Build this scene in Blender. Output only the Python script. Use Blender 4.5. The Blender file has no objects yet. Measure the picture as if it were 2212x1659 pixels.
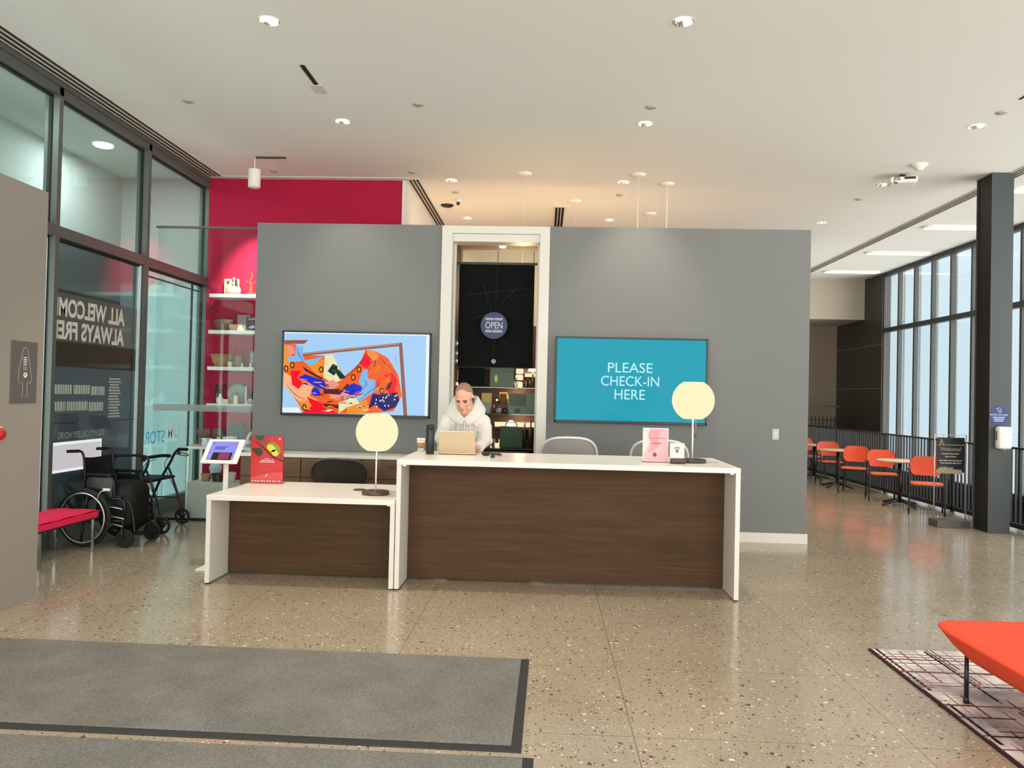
import bpy, bmesh, math, random
from mathutils import Vector, Matrix, Euler
C = bpy.context
S = C.scene
COL = S.collection
random.seed(7)
R = math.radians

# ------------------------------------------------------------ camera
cam_data = bpy.data.cameras.new('camera')
cam = bpy.data.objects.new('camera', cam_data)
COL.objects.link(cam)
S.camera = cam
yaw, pitch, roll = 0.0420622669, 0.0151892735, 0.0225520284
cf = Vector((-math.sin(yaw)*math.cos(pitch), math.cos(yaw)*math.cos(pitch), math.sin(pitch)))
cr0 = Vector((math.cos(yaw), math.sin(yaw), 0))
cu0 = cr0.cross(cf)
cr = math.cos(roll)*cr0 + math.sin(roll)*cu0
cu = -math.sin(roll)*cr0 + math.cos(roll)*cu0
cam.matrix_world = Matrix(((cr.x, cu.x, -cf.x, 0), (cr.y, cu.y, -cf.y, 0), (cr.z, cu.z, -cf.z, 1.68), (0, 0, 0, 1)))
cam_data.sensor_width = 36
cam_data.lens = 1661.0/2212*36
cam_data.clip_start = 0.05
cam_data.clip_end = 200

# ------------------------------------------------------------ view, world, light
S.view_settings.view_transform = 'Standard'
S.view_settings.look = 'None'
S.view_settings.exposure = 0.0
S.view_settings.gamma = 1.0
S.view_settings.use_curve_mapping = False
try:
    S.cycles.max_bounces = 8
    S.cycles.diffuse_bounces = 4
    S.cycles.glossy_bounces = 4
    S.cycles.transparent_max_bounces = 16
    S.cycles.transmission_bounces = 4
    S.cycles.caustics_reflective = False
    S.cycles.caustics_refractive = False
    S.cycles.sample_clamp_indirect = 4.0
    S.cycles.use_denoising = True
except Exception:
    pass

SKY_SIDE, SKY_BACK, GROUND_BACK = 1.12, 4.6, 6.4
world = bpy.data.worlds.new('overcast_sky')
S.world = world
world.use_nodes = True
wn, wl = world.node_tree.nodes, world.node_tree.links
wn.clear()
wo = wn.new('ShaderNodeOutputWorld')
bg = wn.new('ShaderNodeBackground')
tc = wn.new('ShaderNodeTexCoord')
sx = wn.new('ShaderNodeSeparateXYZ')
wl.new(tc.outputs['Generated'], sx.inputs[0])
rm = wn.new('ShaderNodeMapRange')       # unseen sky on the entrance side, brightened to fill the room
rm.inputs['From Min'].default_value = -0.25
rm.inputs['From Max'].default_value = 0.6
rm.inputs['To Min'].default_value = 0.0
rm.inputs['To Max'].default_value = 1.0
dt = wn.new('ShaderNodeVectorMath')
dt.operation = 'DOT_PRODUCT'
dt.inputs[1].default_value = (0.2, -0.98, 0.0)
wl.new(tc.outputs['Generated'], dt.inputs[0])
wl.new(dt.outputs['Value'], rm.inputs['Value'])
mc = wn.new('ShaderNodeMix')
mc.data_type = 'RGBA'
mc.inputs[6].default_value = (0.68*SKY_SIDE, 0.84*SKY_SIDE, 0.93*SKY_SIDE, 1)
mc.inputs[7].default_value = (1.0*SKY_BACK, 0.98*SKY_BACK, 0.94*SKY_BACK, 1)
wl.new(rm.outputs[0], mc.inputs[0])
rg = wn.new('ShaderNodeMapRange')       # bright unseen ground added below the entrance horizon to lift the ceiling
rg.inputs['From Min'].default_value = 0.02
rg.inputs['From Max'].default_value = -0.06
rg.inputs['To Min'].default_value = 0.0
rg.inputs['To Max'].default_value = 1.0
wl.new(sx.outputs['Z'], rg.inputs['Value'])
ml = wn.new('ShaderNodeMath')
ml.operation = 'MULTIPLY'
wl.new(rg.outputs[0], ml.inputs[0])
wl.new(rm.outputs[0], ml.inputs[1])
mg = wn.new('ShaderNodeMix')
mg.data_type = 'RGBA'
wl.new(ml.outputs[0], mg.inputs[0])
wl.new(mc.outputs[2], mg.inputs[6])
mg.inputs[7].default_value = (1.0*GROUND_BACK, 0.95*GROUND_BACK, 0.87*GROUND_BACK, 1)
wl.new(mg.outputs[2], bg.inputs['Color'])
bg.inputs['Strength'].default_value = 1.0
wl.new(bg.outputs[0], wo.inputs['Surface'])

def light(name, kind, loc, energy, color, size=0.1, aim=None, spot=None, blend=0.6, shape=None, size_y=None):
    d = bpy.data.lights.new(name, kind)
    d.energy = energy
    d.color = color
    if kind == 'AREA':
        d.size = size
        if shape: d.shape = shape
        if size_y: d.size_y = size_y
    else:
        d.shadow_soft_size = size
    if kind == 'SPOT':
        d.spot_size = R(spot)
        d.spot_blend = blend
    o = bpy.data.objects.new(name, d)
    COL.objects.link(o)
    o.location = loc
    if aim is not None:
        v = Vector(aim) - Vector(loc)
        o.rotation_euler = v.to_track_quat('-Z', 'Y').to_euler()
    return o

# daylight portal across the open entrance side (only guides the sampling of the sky)
po = light('entrance_portal', 'AREA', (1.4, -3.95, 2.4), 1, (1, 1, 1), 13.5, (1.4, 0, 2.4), shape='RECTANGLE', size_y=4.8)
po.data.cycles.is_portal = True

WARM, NEUT, AMBER = (1.0, 0.82, 0.64), (1.0, 0.92, 0.84), (1.0, 0.62, 0.34)
DOWN_X, DOWN_Y = (-2.393, 1.078, 4.75), (6.36, 8.74, 11.12, 13.5)
for ix, x in enumerate(DOWN_X):
    for iy, y in enumerate(DOWN_Y):
        if ix == 0 and iy >= 2: x = -1.42
        e = ((330, 90, 260, 260), (200, 170, 300, 260), (130, 110, 190, 330))[ix][iy]
        light('downlight_beam', 'SPOT', (x, y, 4.74), e, (WARM, WARM, AMBER, AMBER)[iy] if ix < 2 else (NEUT, NEUT, NEUT, AMBER)[iy], 0.06, (x, y, 0), 75, 0.8)
for y in (3.95, 1.55, -0.85):
    for x in DOWN_X:
        light('downlight_beam', 'SPOT', (x, y, 4.7), 170 if x < 4 else 110, NEUT, 0.06, (x, y, 0), 80, 0.8)
# accent spot of the white cylinder on the red wall, warm shop lamps behind the partition
light('accent_beam', 'SPOT', (-3.93, 10.0, 4.35), 620, (1, 0.86, 0.76), 0.04, (-4.2, 11.15, 3.3), 50, 0.9)
for x, y, z, e in ((-0.343, 10.85, 3.16, 26), (1.245, 10.85, 3.16, 14), (0.422, 12.33, 3.16, 34), (-1.45, 12.60, 3.16, 44), (1.713, 13.1, 3.16, 20)):
    light('shop_lamp_glow', 'POINT', (x, y, z), e, AMBER, 0.12)

# ------------------------------------------------------------ materials
def lin(c):
    if isinstance(c, str):
        c = tuple(int(c[i:i+2], 16) for i in (0, 2, 4))
    return tuple(((v/255)/12.92 if v/255 <= 0.04045 else ((v/255+0.055)/1.055)**2.4) for v in c) + (1,)

MATS = {}
def mat(name, c=(200, 200, 200), rough=0.5, metal=0.0, spec=0.5, em=0.0, emc=None, bump=None, vary=0.0, vscale=20, coat=0):
    if name in MATS: return MATS[name]
    m = bpy.data.materials.new(name)
    m.use_nodes = True
    n, l = m.node_tree.nodes, m.node_tree.links
    p = n['Principled BSDF']
    p.inputs['Base Color'].default_value = lin(c)
    p.inputs['Roughness'].default_value = rough
    p.inputs['Metallic'].default_value = metal
    p.inputs['Specular IOR Level'].default_value = spec
    if coat: p.inputs['Coat Weight'].default_value = coat
    if em:
        p.inputs['Emission Color'].default_value = lin(emc or c)
        p.inputs['Emission Strength'].default_value = em
    if vary or bump:
        t = n.new('ShaderNodeTexCoord')
        z = n.new('ShaderNodeTexNoise')
        z.inputs['Scale'].default_value = vscale
        z.inputs['Detail'].default_value = 6
        l.new(t.outputs['Object'], z.inputs['Vector'])
        if vary:
            h = n.new('ShaderNodeHueSaturation')
            h.inputs['Color'].default_value = lin(c)
            r = n.new('ShaderNodeMapRange')
            r.inputs['From Min'].default_value = 0.3
            r.inputs['From Max'].default_value = 0.7
            r.inputs['To Min'].default_value = 1-vary
            r.inputs['To Max'].default_value = 1+vary
            l.new(z.outputs['Fac'], r.inputs['Value'])
            l.new(r.outputs[0], h.inputs['Value'])
            l.new(h.outputs[0], p.inputs['Base Color'])
        if bump:
            b = n.new('ShaderNodeBump')
            b.inputs['Strength'].default_value = bump
            b.inputs['Distance'].default_value = 0.004
            l.new(z.outputs['Fac'], b.inputs['Height'])
            l.new(b.outputs[0], p.inputs['Normal'])
    MATS[name] = m
    return m

def emit(name, c, s=1.0):
    """a lit screen / lamp surface: emission over a dark glossy base"""
    return mat(name, (4, 4, 4), 0.2, em=s, emc=c, spec=0.10)

def glass(name, tint=(235, 245, 242), refl=0.06, film=None, fill=0.0, rough=0.0):
    """thin sheet glass: tinted transparency, a fresnel-like reflection and an optional matt film"""
    if name in MATS: return MATS[name]
    m = bpy.data.materials.new(name)
    m.use_nodes = True
    n, l = m.node_tree.nodes, m.node_tree.links
    n.clear()
    o = n.new('ShaderNodeOutputMaterial')
    t = n.new('ShaderNodeBsdfTransparent')
    t.inputs['Color'].default_value = lin(tint)
    g = n.new('ShaderNodeBsdfGlossy')
    g.inputs['Roughness'].default_value = rough
    g.inputs['Color'].default_value = (0.95, 0.97, 0.97, 1)
    lw = n.new('ShaderNodeLayerWeight')
    lw.inputs['Blend'].default_value = 0.5
    pw = n.new('ShaderNodeMath'); pw.operation = 'POWER'; pw.inputs[1].default_value = 3.5
    l.new(lw.outputs['Facing'], pw.inputs[0])
    fr = n.new('ShaderNodeMath'); fr.operation = 'MULTIPLY_ADD'; fr.inputs[1].default_value = 0.55; fr.inputs[2].default_value = refl*0.4
    l.new(pw.outputs[0], fr.inputs[0])
    mx = n.new('ShaderNodeMixShader')
    base = t
    if film:
        d = n.new('ShaderNodeBsdfDiffuse')
        d.inputs['Color'].default_value = lin(film)
        m2 = n.new('ShaderNodeMixShader')
        m2.inputs[0].default_value = fill
        l.new(t.outputs[0], m2.inputs[1])
        l.new(d.outputs[0], m2.inputs[2])
        base = m2
    l.new(fr.outputs[0], mx.inputs[0])
    l.new(base.outputs[0], mx.inputs[1])
    l.new(g.outputs[0], mx.inputs[2])
    l.new(mx.outputs[0], o.inputs['Surface'])
    MATS[name] = m
    return m

class G:
    """tiny node-graph helper"""
    def __init__(s, name):
        s.m = bpy.data.materials.new(name)
        s.m.use_nodes = True
        s.n, s.l = s.m.node_tree.nodes, s.m.node_tree.links
        s.p = s.n['Principled BSDF']
        s.tc = s.n.new('ShaderNodeTexCoord').outputs['Object']
        MATS[name] = s.m
    def put(s, sock, v):
        if hasattr(v, 'is_linked') or hasattr(v, 'links'): s.l.new(v, sock)
        else: sock.default_value = v
    def math(s, op, a, b=0.0, c=0.0):
        q = s.n.new('ShaderNodeMath')
        q.operation = op
        for i, v in enumerate((a, b, c)): s.put(q.inputs[i], v)
        return q.outputs[0]
    def mapv(s, scale, v=None):
        q = s.n.new('ShaderNodeMapping')
        q.inputs['Scale'].default_value = scale
        s.l.new(v or s.tc, q.inputs['Vector'])
        return q.outputs[0]
    def noise(s, vec, scale, detail=4, rough=0.55):
        q = s.n.new('ShaderNodeTexNoise')
        q.inputs['Scale'].default_value = scale
        q.inputs['Detail'].default_value = detail
        q.inputs['Roughness'].default_value = rough
        s.l.new(vec, q.inputs['Vector'])
        return q.outputs['Fac']
    def vor(s, vec, scale):
        q = s.n.new('ShaderNodeTexVoronoi')
        q.inputs['Scale'].default_value = scale
        s.l.new(vec, q.inputs['Vector'])
        return q.outputs['Distance'], q.outputs['Color']
    def sep(s, v):
        q = s.n.new('ShaderNodeSeparateXYZ')
        s.l.new(v, q.inputs[0])
        return q.outputs
    def ramp(s, f, stops):
        q = s.n.new('ShaderNodeValToRGB')
        e = q.color_ramp.elements
        while len(e) < len(stops): e.new(0.5)
        for i, (p, c) in enumerate(stops):
            e[i].position = p
            e[i].color = lin(c)
        s.l.new(f, q.inputs[0])
        return q.outputs[0]
    def mix(s, f, a, b):
        q = s.n.new('ShaderNodeMix')
        q.data_type = 'RGBA'
        s.put(q.inputs[0], f)
        s.put(q.inputs[6], a)
        s.put(q.inputs[7], b)
        return q.outputs[2]
    def line(s, x, off, period, half):
        a = s.math('DIVIDE', s.math('SUBTRACT', x, off), period)
        f = s.math('ABSOLUTE', s.math('SUBTRACT', s.math('FRACT', s.math('ADD', a, 0.5)), 0.5))
        return s.math('LESS_THAN', f, half/period)

def m_terrazzo():
    g = G('terrazzo')
    x = g.sep(g.tc)
    flat = g.mapv((1, 1, 0.001))
    base = g.ramp(g.noise(flat, 1.3, 5), [(0.3, (160, 147, 127)), (0.7, (174, 160, 140))])
    base = g.mix(g.math('MULTIPLY', g.math('SUBTRACT', g.noise(g.mapv((0.7, 1.3, 0.001)), 42, 4, 0.65), 0.42), 1.6), base, lin((132, 118, 96)))
    wob = g.noise(flat, 90, 2)
    for sc, lim, cov in ((24, 0.34, 0.72), (48, 0.42, 0.55), (80, 0.40, 0.5)):
        d, c = g.vor(g.mapv((1, 1.0, 0.001)), sc)
        cs = g.sep(c)
        inside = g.math('LESS_THAN', g.math('ADD', d, g.math('MULTIPLY', g.math('SUBTRACT', wob, 0.5), 0.5)), g.math('MULTIPLY', cs[1], lim))
        use = g.math('MULTIPLY', inside, g.math('GREATER_THAN', cs[0], cov))
        chip = g.ramp(cs[2], [(0.0, (72, 58, 42)), (0.4, (104, 86, 64)), (0.7, (136, 118, 92)), (0.88, (168, 148, 120)), (0.93, (222, 210, 190)), (1.0, (234, 226, 210))])
        base = g.mix(use, base, chip)
    j = g.math('MAXIMUM', g.line(x[0], 0.481, 1.38, 0.0022), g.line(x[1], 3.87, 0.97, 0.0022))
    base = g.mix(j, base, lin((112, 94, 72)))
    g.l.new(base, g.p.inputs['Base Color'])
    g.put(g.p.inputs['Roughness'], 0.15)
    g.p.inputs['Specular IOR Level'].default_value = 0.5
    return g.m

def m_wood(name, a, b, axis=0, scale=1.0, rough=0.45):
    g = G(name)
    sc = [45*scale]*3
    sc[axis] = 1.4*scale
    f = g.noise(g.mapv(tuple(sc)), 1.0, 6, 0.6)
    sc2 = [9*scale]*3
    sc2[axis] = 0.7*scale
    f2 = g.noise(g.mapv(tuple(sc2)), 1.0, 3)
    t = g.math('ADD', g.math('MULTIPLY', f, 0.6), g.math('MULTIPLY', f2, 0.4))
    g.l.new(g.ramp(t, [(0.3, a), (0.7, b)]), g.p.inputs['Base Color'])
    g.put(g.p.inputs['Roughness'], rough)
    return g.m

def m_mat():
    g = G('mat_carpet')
    f = g.noise(g.mapv((1, 1.6, 1)), 70, 6, 0.7)
    f2 = g.noise(g.tc, 3.0, 3)
    t = g.math('ADD', g.math('MULTIPLY', f, 0.75), g.math('MULTIPLY', f2, 0.25))
    g.l.new(g.ramp(t, [(0.32, (90, 88, 84)), (0.5, (116, 114, 109)), (0.68, (144, 142, 136))]), g.p.inputs['Base Color'])
    g.put(g.p.inputs['Roughness'], 0.95)
    g.p.inputs['Specular IOR Level'].default_value = 0.1
    return g.m

def m_rug():
    g = G('plaid_rug')
    x = g.sep(g.tc)
    base = g.ramp(g.noise(g.mapv((1, 1, 1)), 2.2, 3), [(0.36, (138, 136, 138)), (0.5, (190, 184, 180)), (0.62, (226, 220, 212))])
    fuzz = g.noise(g.mapv((40, 40, 1)), 1.0, 3)
    for (ax, off, per, half, colr, brk, thr) in ((0, 0.055, 0.31, 0.010, (44, 28, 34), 1.6, 0.46), (0, 0.19, 0.23, 0.007, (118, 72, 84), 2.2, 0.46), (0, 0.02, 0.37, 0.006, (70, 42, 52), 2.1, 0.45),
                                            (0, 0.11, 0.19, 0.005, (140, 108, 114), 2.0, 0.45),
                                            (1, 0.03, 0.23, 0.009, (58, 36, 44), 1.7, 0.46), (1, 0.12, 0.27, 0.008, (132, 78, 92), 2.3, 0.46), (1, 0.07, 0.17, 0.006, (96, 66, 74), 1.8, 0.47),
                                            (1, 0.00, 0.047, 0.004, (176, 146, 146), 0.9, 0.6)):
        msk = g.noise(g.mapv((1.0, 1.0, 1)), brk, 1)
        ln = g.line(g.math('ADD', x[ax], g.math('MULTIPLY', fuzz, 0.008)), off, per, half)
        on = g.math('MULTIPLY', ln, g.math('GREATER_THAN', g.math('ADD', msk, g.math('MULTIPLY', g.math('SUBTRACT', fuzz, 0.5), 0.12)), thr))
        base = g.mix(on, base, lin(colr))
    edge = g.math('LESS_THAN', x[0], 0.014)
    base = g.mix(edge, base, lin((60, 46, 48)))
    g.l.new(base, g.p.inputs['Base Color'])
    g.put(g.p.inputs['Roughness'], 0.95)
    g.p.inputs['Specular IOR Level'].default_value = 0.1
    return g.m

# ------------------------------------------------------------ mesh builder
def rotm(ex=0, ey=0, ez=0): return Euler((R(ex), R(ey), R(ez))).to_matrix().to_4x4()
def tr(x, y, z): return Matrix.Translation((x, y, z))

def frame_from(d):
    d = d.normalized()
    a = Vector((0, 0, 1)) if abs(d.z) < 0.95 else Vector((1, 0, 0))
    u = d.cross(a).normalized()
    return u, d.cross(u).normalized()

def cr_spline(pts, n=6, closed=False):
    P = [Vector(p) for p in pts]
    out = []
    k = len(P)
    rng = range(k if closed else k-1)
    for i in rng:
        if closed: a, b, c, d = P[i-1], P[i], P[(i+1) % k], P[(i+2) % k]
        else: a, b, c, d = P[max(i-1, 0)], P[i], P[i+1], P[min(i+2, k-1)]
        for j in range(n):
            t = j/n
            out.append(0.5*((2*b)+(c-a)*t+(2*a-5*b+4*c-d)*t*t+(3*b-a-3*c+d)*t**3))
    if not closed: out.append(P[-1])
    return out

class M:
    def __init__(s, *mats):
        s.v, s.f, s.mi, s.sm, s.mats, s.c = [], [], [], [], [], 0
        for m in mats: s.m(m)
        s.c = 0
    def m(s, m):
        if isinstance(m, str): m = MATS[m]
        if m not in s.mats: s.mats.append(m)
        s.c = s.mats.index(m)
        return s
    def add(s, vs, fs, smooth=False, T=None):
        o = len(s.v)
        for p in vs:
            p = Vector(p)
            s.v.append(T @ p if T is not None else p)
        for f in fs:
            s.f.append([i+o for i in f])
            s.mi.append(s.c)
            s.sm.append(smooth)
        return s
    def box(s, x0, x1, y0, y1, z0, z1, b=0.0, T=None, seg=2):
        if b:
            bm = bmesh.new()
            bmesh.ops.create_cube(bm, size=1)
            for w in bm.verts:
                w.co = Vector(((x0+x1)/2+w.co.x*(x1-x0), (y0+y1)/2+w.co.y*(y1-y0), (z0+z1)/2+w.co.z*(z1-z0)))
            bmesh.ops.bevel(bm, geom=list(bm.edges), offset=min(b, 0.49*min(abs(x1-x0), abs(y1-y0), abs(z1-z0))), segments=seg, profile=0.5, affect='EDGES')
            bm.verts.index_update()
            s.add([w.co.copy() for w in bm.verts], [[w.index for w in f.verts] for f in bm.faces], seg > 2, T)
            bm.free()
            return s
        vs = [(x, y, z) for x in (x0, x1) for y in (y0, y1) for z in (z0, z1)]
        return s.add(vs, [(0, 1, 3, 2), (4, 6, 7, 5), (0, 4, 5, 1), (2, 3, 7, 6), (0, 2, 6, 4), (1, 5, 7, 3)], False, T)
    def cyl(s, p0, p1, r0, r1=None, n=16, smooth=True, T=None):
        r1 = r0 if r1 is None else r1
        p0, p1 = Vector(p0), Vector(p1)
        u, w = frame_from(p1-p0)
        a = [(u*math.cos(2*math.pi*i/n)+w*math.sin(2*math.pi*i/n)) for i in range(n)]
        vs = [p0+q*r0 for q in a]+[p1+q*r1 for q in a]
        s.add(vs, [(i, (i+1) % n, n+(i+1) % n, n+i) for i in range(n)], smooth, T)
        s.add(vs[:n], [list(range(n))[::-1]], False, T)
        return s.add(vs[n:], [list(range(n))], False, T)
    def tube(s, pts, r, n=8, closed=False, T=None, flat=None):
        P = [Vector(p) for p in pts]
        k = len(P)
        rr = r if isinstance(r, (list, tuple)) else [r]*k
        tan = []
        for i in range(k):
            a = P[i-1] if (closed or i > 0) else P[i]
            b = P[(i+1) % k] if (closed or i < k-1) else P[i]
            tan.append((b-a).normalized())
        u, w = frame_from(tan[0])
        vs = []
        for i in range(k):
            if i:
                q = tan[i-1].rotation_difference(tan[i])
                u = q @ u
            u = (u-tan[i]*u.dot(tan[i])).normalized()
            w = tan[i].cross(u)
            for j in range(n):
                a = 2*math.pi*j/n
                vs.append(P[i]+(u*math.cos(a)+w*math.sin(a))*rr[i])
        fs = []
        for i in range(k if closed else k-1):
            i2 = (i+1) % k
            for j in range(n):
                fs.append((i*n+j, i*n+(j+1) % n, i2*n+(j+1) % n, i2*n+j))
        s.add(vs, fs, True, T)
        if not closed:
            s.add(vs[:n], [list(range(n))[::-1]], False, T)
            s.add(vs[-n:], [list(range(n))], False, T)
        return s
    def lathe(s, prof, n=32, c=(0, 0, 0), T=None, smooth=True, sq=1.0, cap=True):
        vs, fs = [], []
        k = len(prof)
        for r, z in prof:
            for j in range(n):
                a = 2*math.pi*j/n
                vs.append((c[0]+r*math.cos(a), c[1]+sq*r*math.sin(a), c[2]+z))
        for i in range(k-1):
            for j in range(n):
                fs.append((i*n+j, i*n+(j+1) % n, (i+1)*n+(j+1) % n, (i+1)*n+j))
        s.add(vs, fs, smooth, T)
        if cap and prof[0][0] > 1e-5: s.add(vs[:n], [list(range(n))[::-1]], False, T)
        if cap and prof[-1][0] > 1e-5: s.add(vs[-n:], [list(range(n))], False, T)
        return s
    def sph(s, c, r, n=16, T=None):
        r = r if isinstance(r, (tuple, list)) else (r, r, r)
        vs, fs = [(c[0], c[1], c[2]-r[2])], []
        h = n//2
        for i in range(1, h):
            p = -math.pi/2+math.pi*i/h
            for j in range(n):
                a = 2*math.pi*j/n
                vs.append((c[0]+r[0]*math.cos(p)*math.cos(a), c[1]+r[1]*math.cos(p)*math.sin(a), c[2]+r[2]*math.sin(p)))
        vs.append((c[0], c[1], c[2]+r[2]))
        for j in range(n): fs.append((0, 1+(j+1) % n, 1+j))
        for i in range(h-2):
            for j in range(n):
                fs.append((1+i*n+j, 1+i*n+(j+1) % n, 1+(i+1)*n+(j+1) % n, 1+(i+1)*n+j))
        e = len(vs)-1
        b = 1+(h-2)*n
        for j in range(n): fs.append((b+j, b+(j+1) % n, e))
        return s.add(vs, fs, True, T)
    def torus(s, c, Rr, r, axis='z', n=32, k=8, T=None, sx=1.0, sy=1.0):
        pts = []
        for i in range(n):
            a = 2*math.pi*i/n
            x, y = Rr*sx*math.cos(a), Rr*sy*math.sin(a)
            p = {'z': (x, y, 0), 'y': (x, 0, y), 'x': (0, x, y)}[axis]
            pts.append(Vector(c)+Vector(p))
        return s.tube(pts, r, k, True, T)
    def poly(s, pts, T=None): return s.add(pts, [list(range(len(pts)))], False, T)
    def prism(s, p2, z0, z1, T=None, smooth=False):
        n = len(p2)
        vs = [(x, y, z0) for x, y in p2]+[(x, y, z1) for x, y in p2]
        s.add(vs, [list(range(n))[::-1], list(range(n, 2*n))], False, T)
        return s.add(vs, [(i, (i+1) % n, n+(i+1) % n, n+i) for i in range(n)], smooth, T)
    def loft(s, rings, T=None, cap=True, smooth=True):
        n = len(rings[0])
        vs = [p for r in rings for p in r]
        fs = []
        for i in range(len(rings)-1):
            for j in range(n):
                fs.append((i*n+j, i*n+(j+1) % n, (i+1)*n+(j+1) % n, (i+1)*n+j))
        s.add(vs, fs, smooth, T)
        if cap:
            s.add(rings[0], [list(range(n))[::-1]], False, T)
            s.add(rings[-1], [list(range(n))], False, T)
        return s
    def text(s, body, T, w=None, h=None, size=0.1, align='CENTER', ext=0.0, spacing=1.0, bold=0.0):
        """lettering in the xy plane of T, fitted to w x h"""
        cu = bpy.data.curves.new('lettering', 'FONT')
        cu.body = body
        cu.size = size
        cu.align_x = align
        cu.align_y = 'CENTER'
        cu.extrude = ext
        cu.offset = bold
        cu.space_character = spacing
        cu.resolution_u = 4
        o = bpy.data.objects.new('lettering', cu)
        COL.objects.link(o)
        dg = C.evaluated_depsgraph_get()
        me = bpy.data.meshes.new_from_object(o.evaluated_get(dg))
        bpy.data.objects.remove(o)
        vs = [v.co.copy() for v in me.vertices]
        fs = [list(p.vertices) for p in me.polygons]
        bpy.data.meshes.remove(me)
        if vs:
            x0, x1 = min(v.x for v in vs), max(v.x for v in vs)
            y0, y1 = min(v.y for v in vs), max(v.y for v in vs)
            kx = w/(x1-x0) if w else 1
            ky = h/(y1-y0) if h else (kx if w else 1)
            if h and not w: kx = ky
            for v in vs:
                v.x = (v.x-(x0+x1)/2)*kx
                v.y = (v.y-(y0+y1)/2)*ky
            s.add(vs, fs, False, T)
        return s
    def build(s, name, parent=None, loc=None, rz=0, fix=True):
        me = bpy.data.meshes.new(name)
        me.from_pydata([tuple(p) for p in s.v], [], s.f)
        for m in s.mats: me.materials.append(m)
        me.polygons.foreach_set('material_index', s.mi)
        me.polygons.foreach_set('use_smooth', s.sm)
        me.update()
        if fix:
            bm = bmesh.new()
            bm.from_mesh(me)
            bmesh.ops.remove_doubles(bm, verts=bm.verts, dist=1e-5)
            bmesh.ops.recalc_face_normals(bm, faces=bm.faces)
            bm.to_mesh(me)
            bm.free()
        o = bpy.data.objects.new(name, me)
        COL.objects.link(o)
        if parent is not None: o.parent = parent
        if loc is not None: o.location = loc
        o.rotation_euler = (0, 0, rz)
        return o

def tag(o, label=None, cat=None, group=None, kind=None):
    if label: o['label'] = label
    if cat: o['category'] = cat
    if group: o['group'] = group
    if kind: o['kind'] = kind
    return o
def thing(name, label, cat, loc=(0, 0, 0), rz=0, group=None):
    o = bpy.data.objects.new(name, None)
    o.empty_display_size = 0.05
    COL.objects.link(o)
    o.location = loc
    o.rotation_euler = (0, 0, rz)
    return tag(o, label, cat, group)
def struct(m, name, label=None, cat=None):
    return tag(m.build(name), label, cat, None, 'structure')
def dup(root, loc, rz=None, label=None, group=None):
    def cp(o, par):
        c = o.copy()
        COL.objects.link(c)
        if par is not None: c.parent = par
        for k in list(o.children): cp(k, c)
        return c
    c = cp(root, None)
    c.location = loc
    if rz is not None: c.rotation_euler = (0, 0, rz)
    if label: c['label'] = label
    if group: c['group'] = group
    return c

def front(x, y, z): return Matrix(((1, 0, 0, x), (0, 0, -1, y), (0, 1, 0, z), (0, 0, 0, 1)))      # lettering facing the entrance
def glassside(y, z, x=-5.112): return Matrix(((0, 0, -1, x), (-1, 0, 0, y), (0, 1, 0, z), (0, 0, 0, 1)))  # lettering read from outside the glass

m_terrazzo(); m_mat(); m_rug()
m_wood('walnut_laminate', (62, 44, 28), (92, 67, 43), 0, 1.0, 0.6).node_tree.nodes['Principled BSDF'].inputs['Specular IOR Level'].default_value = 0.2
m_wood('credenza_wood', (88, 60, 38), (120, 86, 56), 0, 1.0, 0.5)
m_wood('light_oak', (216, 192, 160), (228, 208, 180), 0, 1.0, 0.45)
mat('ceiling_white', (228, 229, 226), 0.9, spec=0.1)
mat('paint_grey', (124, 127, 127), 0.75, spec=0.2, bump=0.03, vscale=300)
mat('paint_taupe', (146, 140, 132), 0.8, spec=0.2, bump=0.03, vscale=300)
mat('paint_white', (226, 223, 216), 0.6, spec=0.3)
mat('frame_white', (216, 214, 207), 0.45)
mat('paint_crimson', (176, 24, 64), 0.7, spec=0.2)
mat('anodised_grey', (98, 102, 100), 0.45, 0.25)
mat('anodised_dark', (52, 55, 55), 0.45, 0.2)
mat('gasket_black', (16, 17, 18), 0.6)
mat('steel_blue_grey', (66, 72, 74), 0.5, 0.1)
mat('steel_dark', (26, 28, 29), 0.5, 0.1)
mat('paint_beige', (186, 178, 164), 0.8, spec=0.2)
mat('paint_brown_beige', (150, 136, 118), 0.8, spec=0.2)
mat('tile_charcoal', (48, 46, 42), 0.4)
mat('tile_joint', (120, 116, 106), 0.7)
mat('diffuser_white', (205, 200, 190), 0.5)
mat('slot_black', (18, 16, 15), 0.7)
mat('shop_brown', (70, 44, 30), 0.6)
mat('shop_beige', (190, 180, 162), 0.7)
mat('vestibule_grey', (196, 198, 198), 0.8)
def translucent(name, c, ct, k):
    fa = mat(name, c, 0.6)
    tn = fa.node_tree.nodes.new('ShaderNodeBsdfTranslucent')
    tn.inputs['Color'].default_value = lin(ct)
    ms = fa.node_tree.nodes.new('ShaderNodeMixShader')
    ms.inputs[0].default_value = k
    fa.node_tree.links.new(fa.node_tree.nodes['Principled BSDF'].outputs[0], ms.inputs[1])
    fa.node_tree.links.new(tn.outputs[0], ms.inputs[2])
    fa.node_tree.links.new(ms.outputs[0], fa.node_tree.nodes['Material Output'].inputs['Surface'])
    return fa
translucent('frosted_aqua', (206, 236, 232), (226, 250, 246), 0.75)
glass('clear_glass', (236, 248, 245), 0.10)
glass('tinted_glass', (168, 186, 186), 0.16)
glass('shop_glass', (250, 253, 252), 0.0)
glass('daylight_glass', (252, 254, 254), 0.06)

Hc = 4.8

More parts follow.
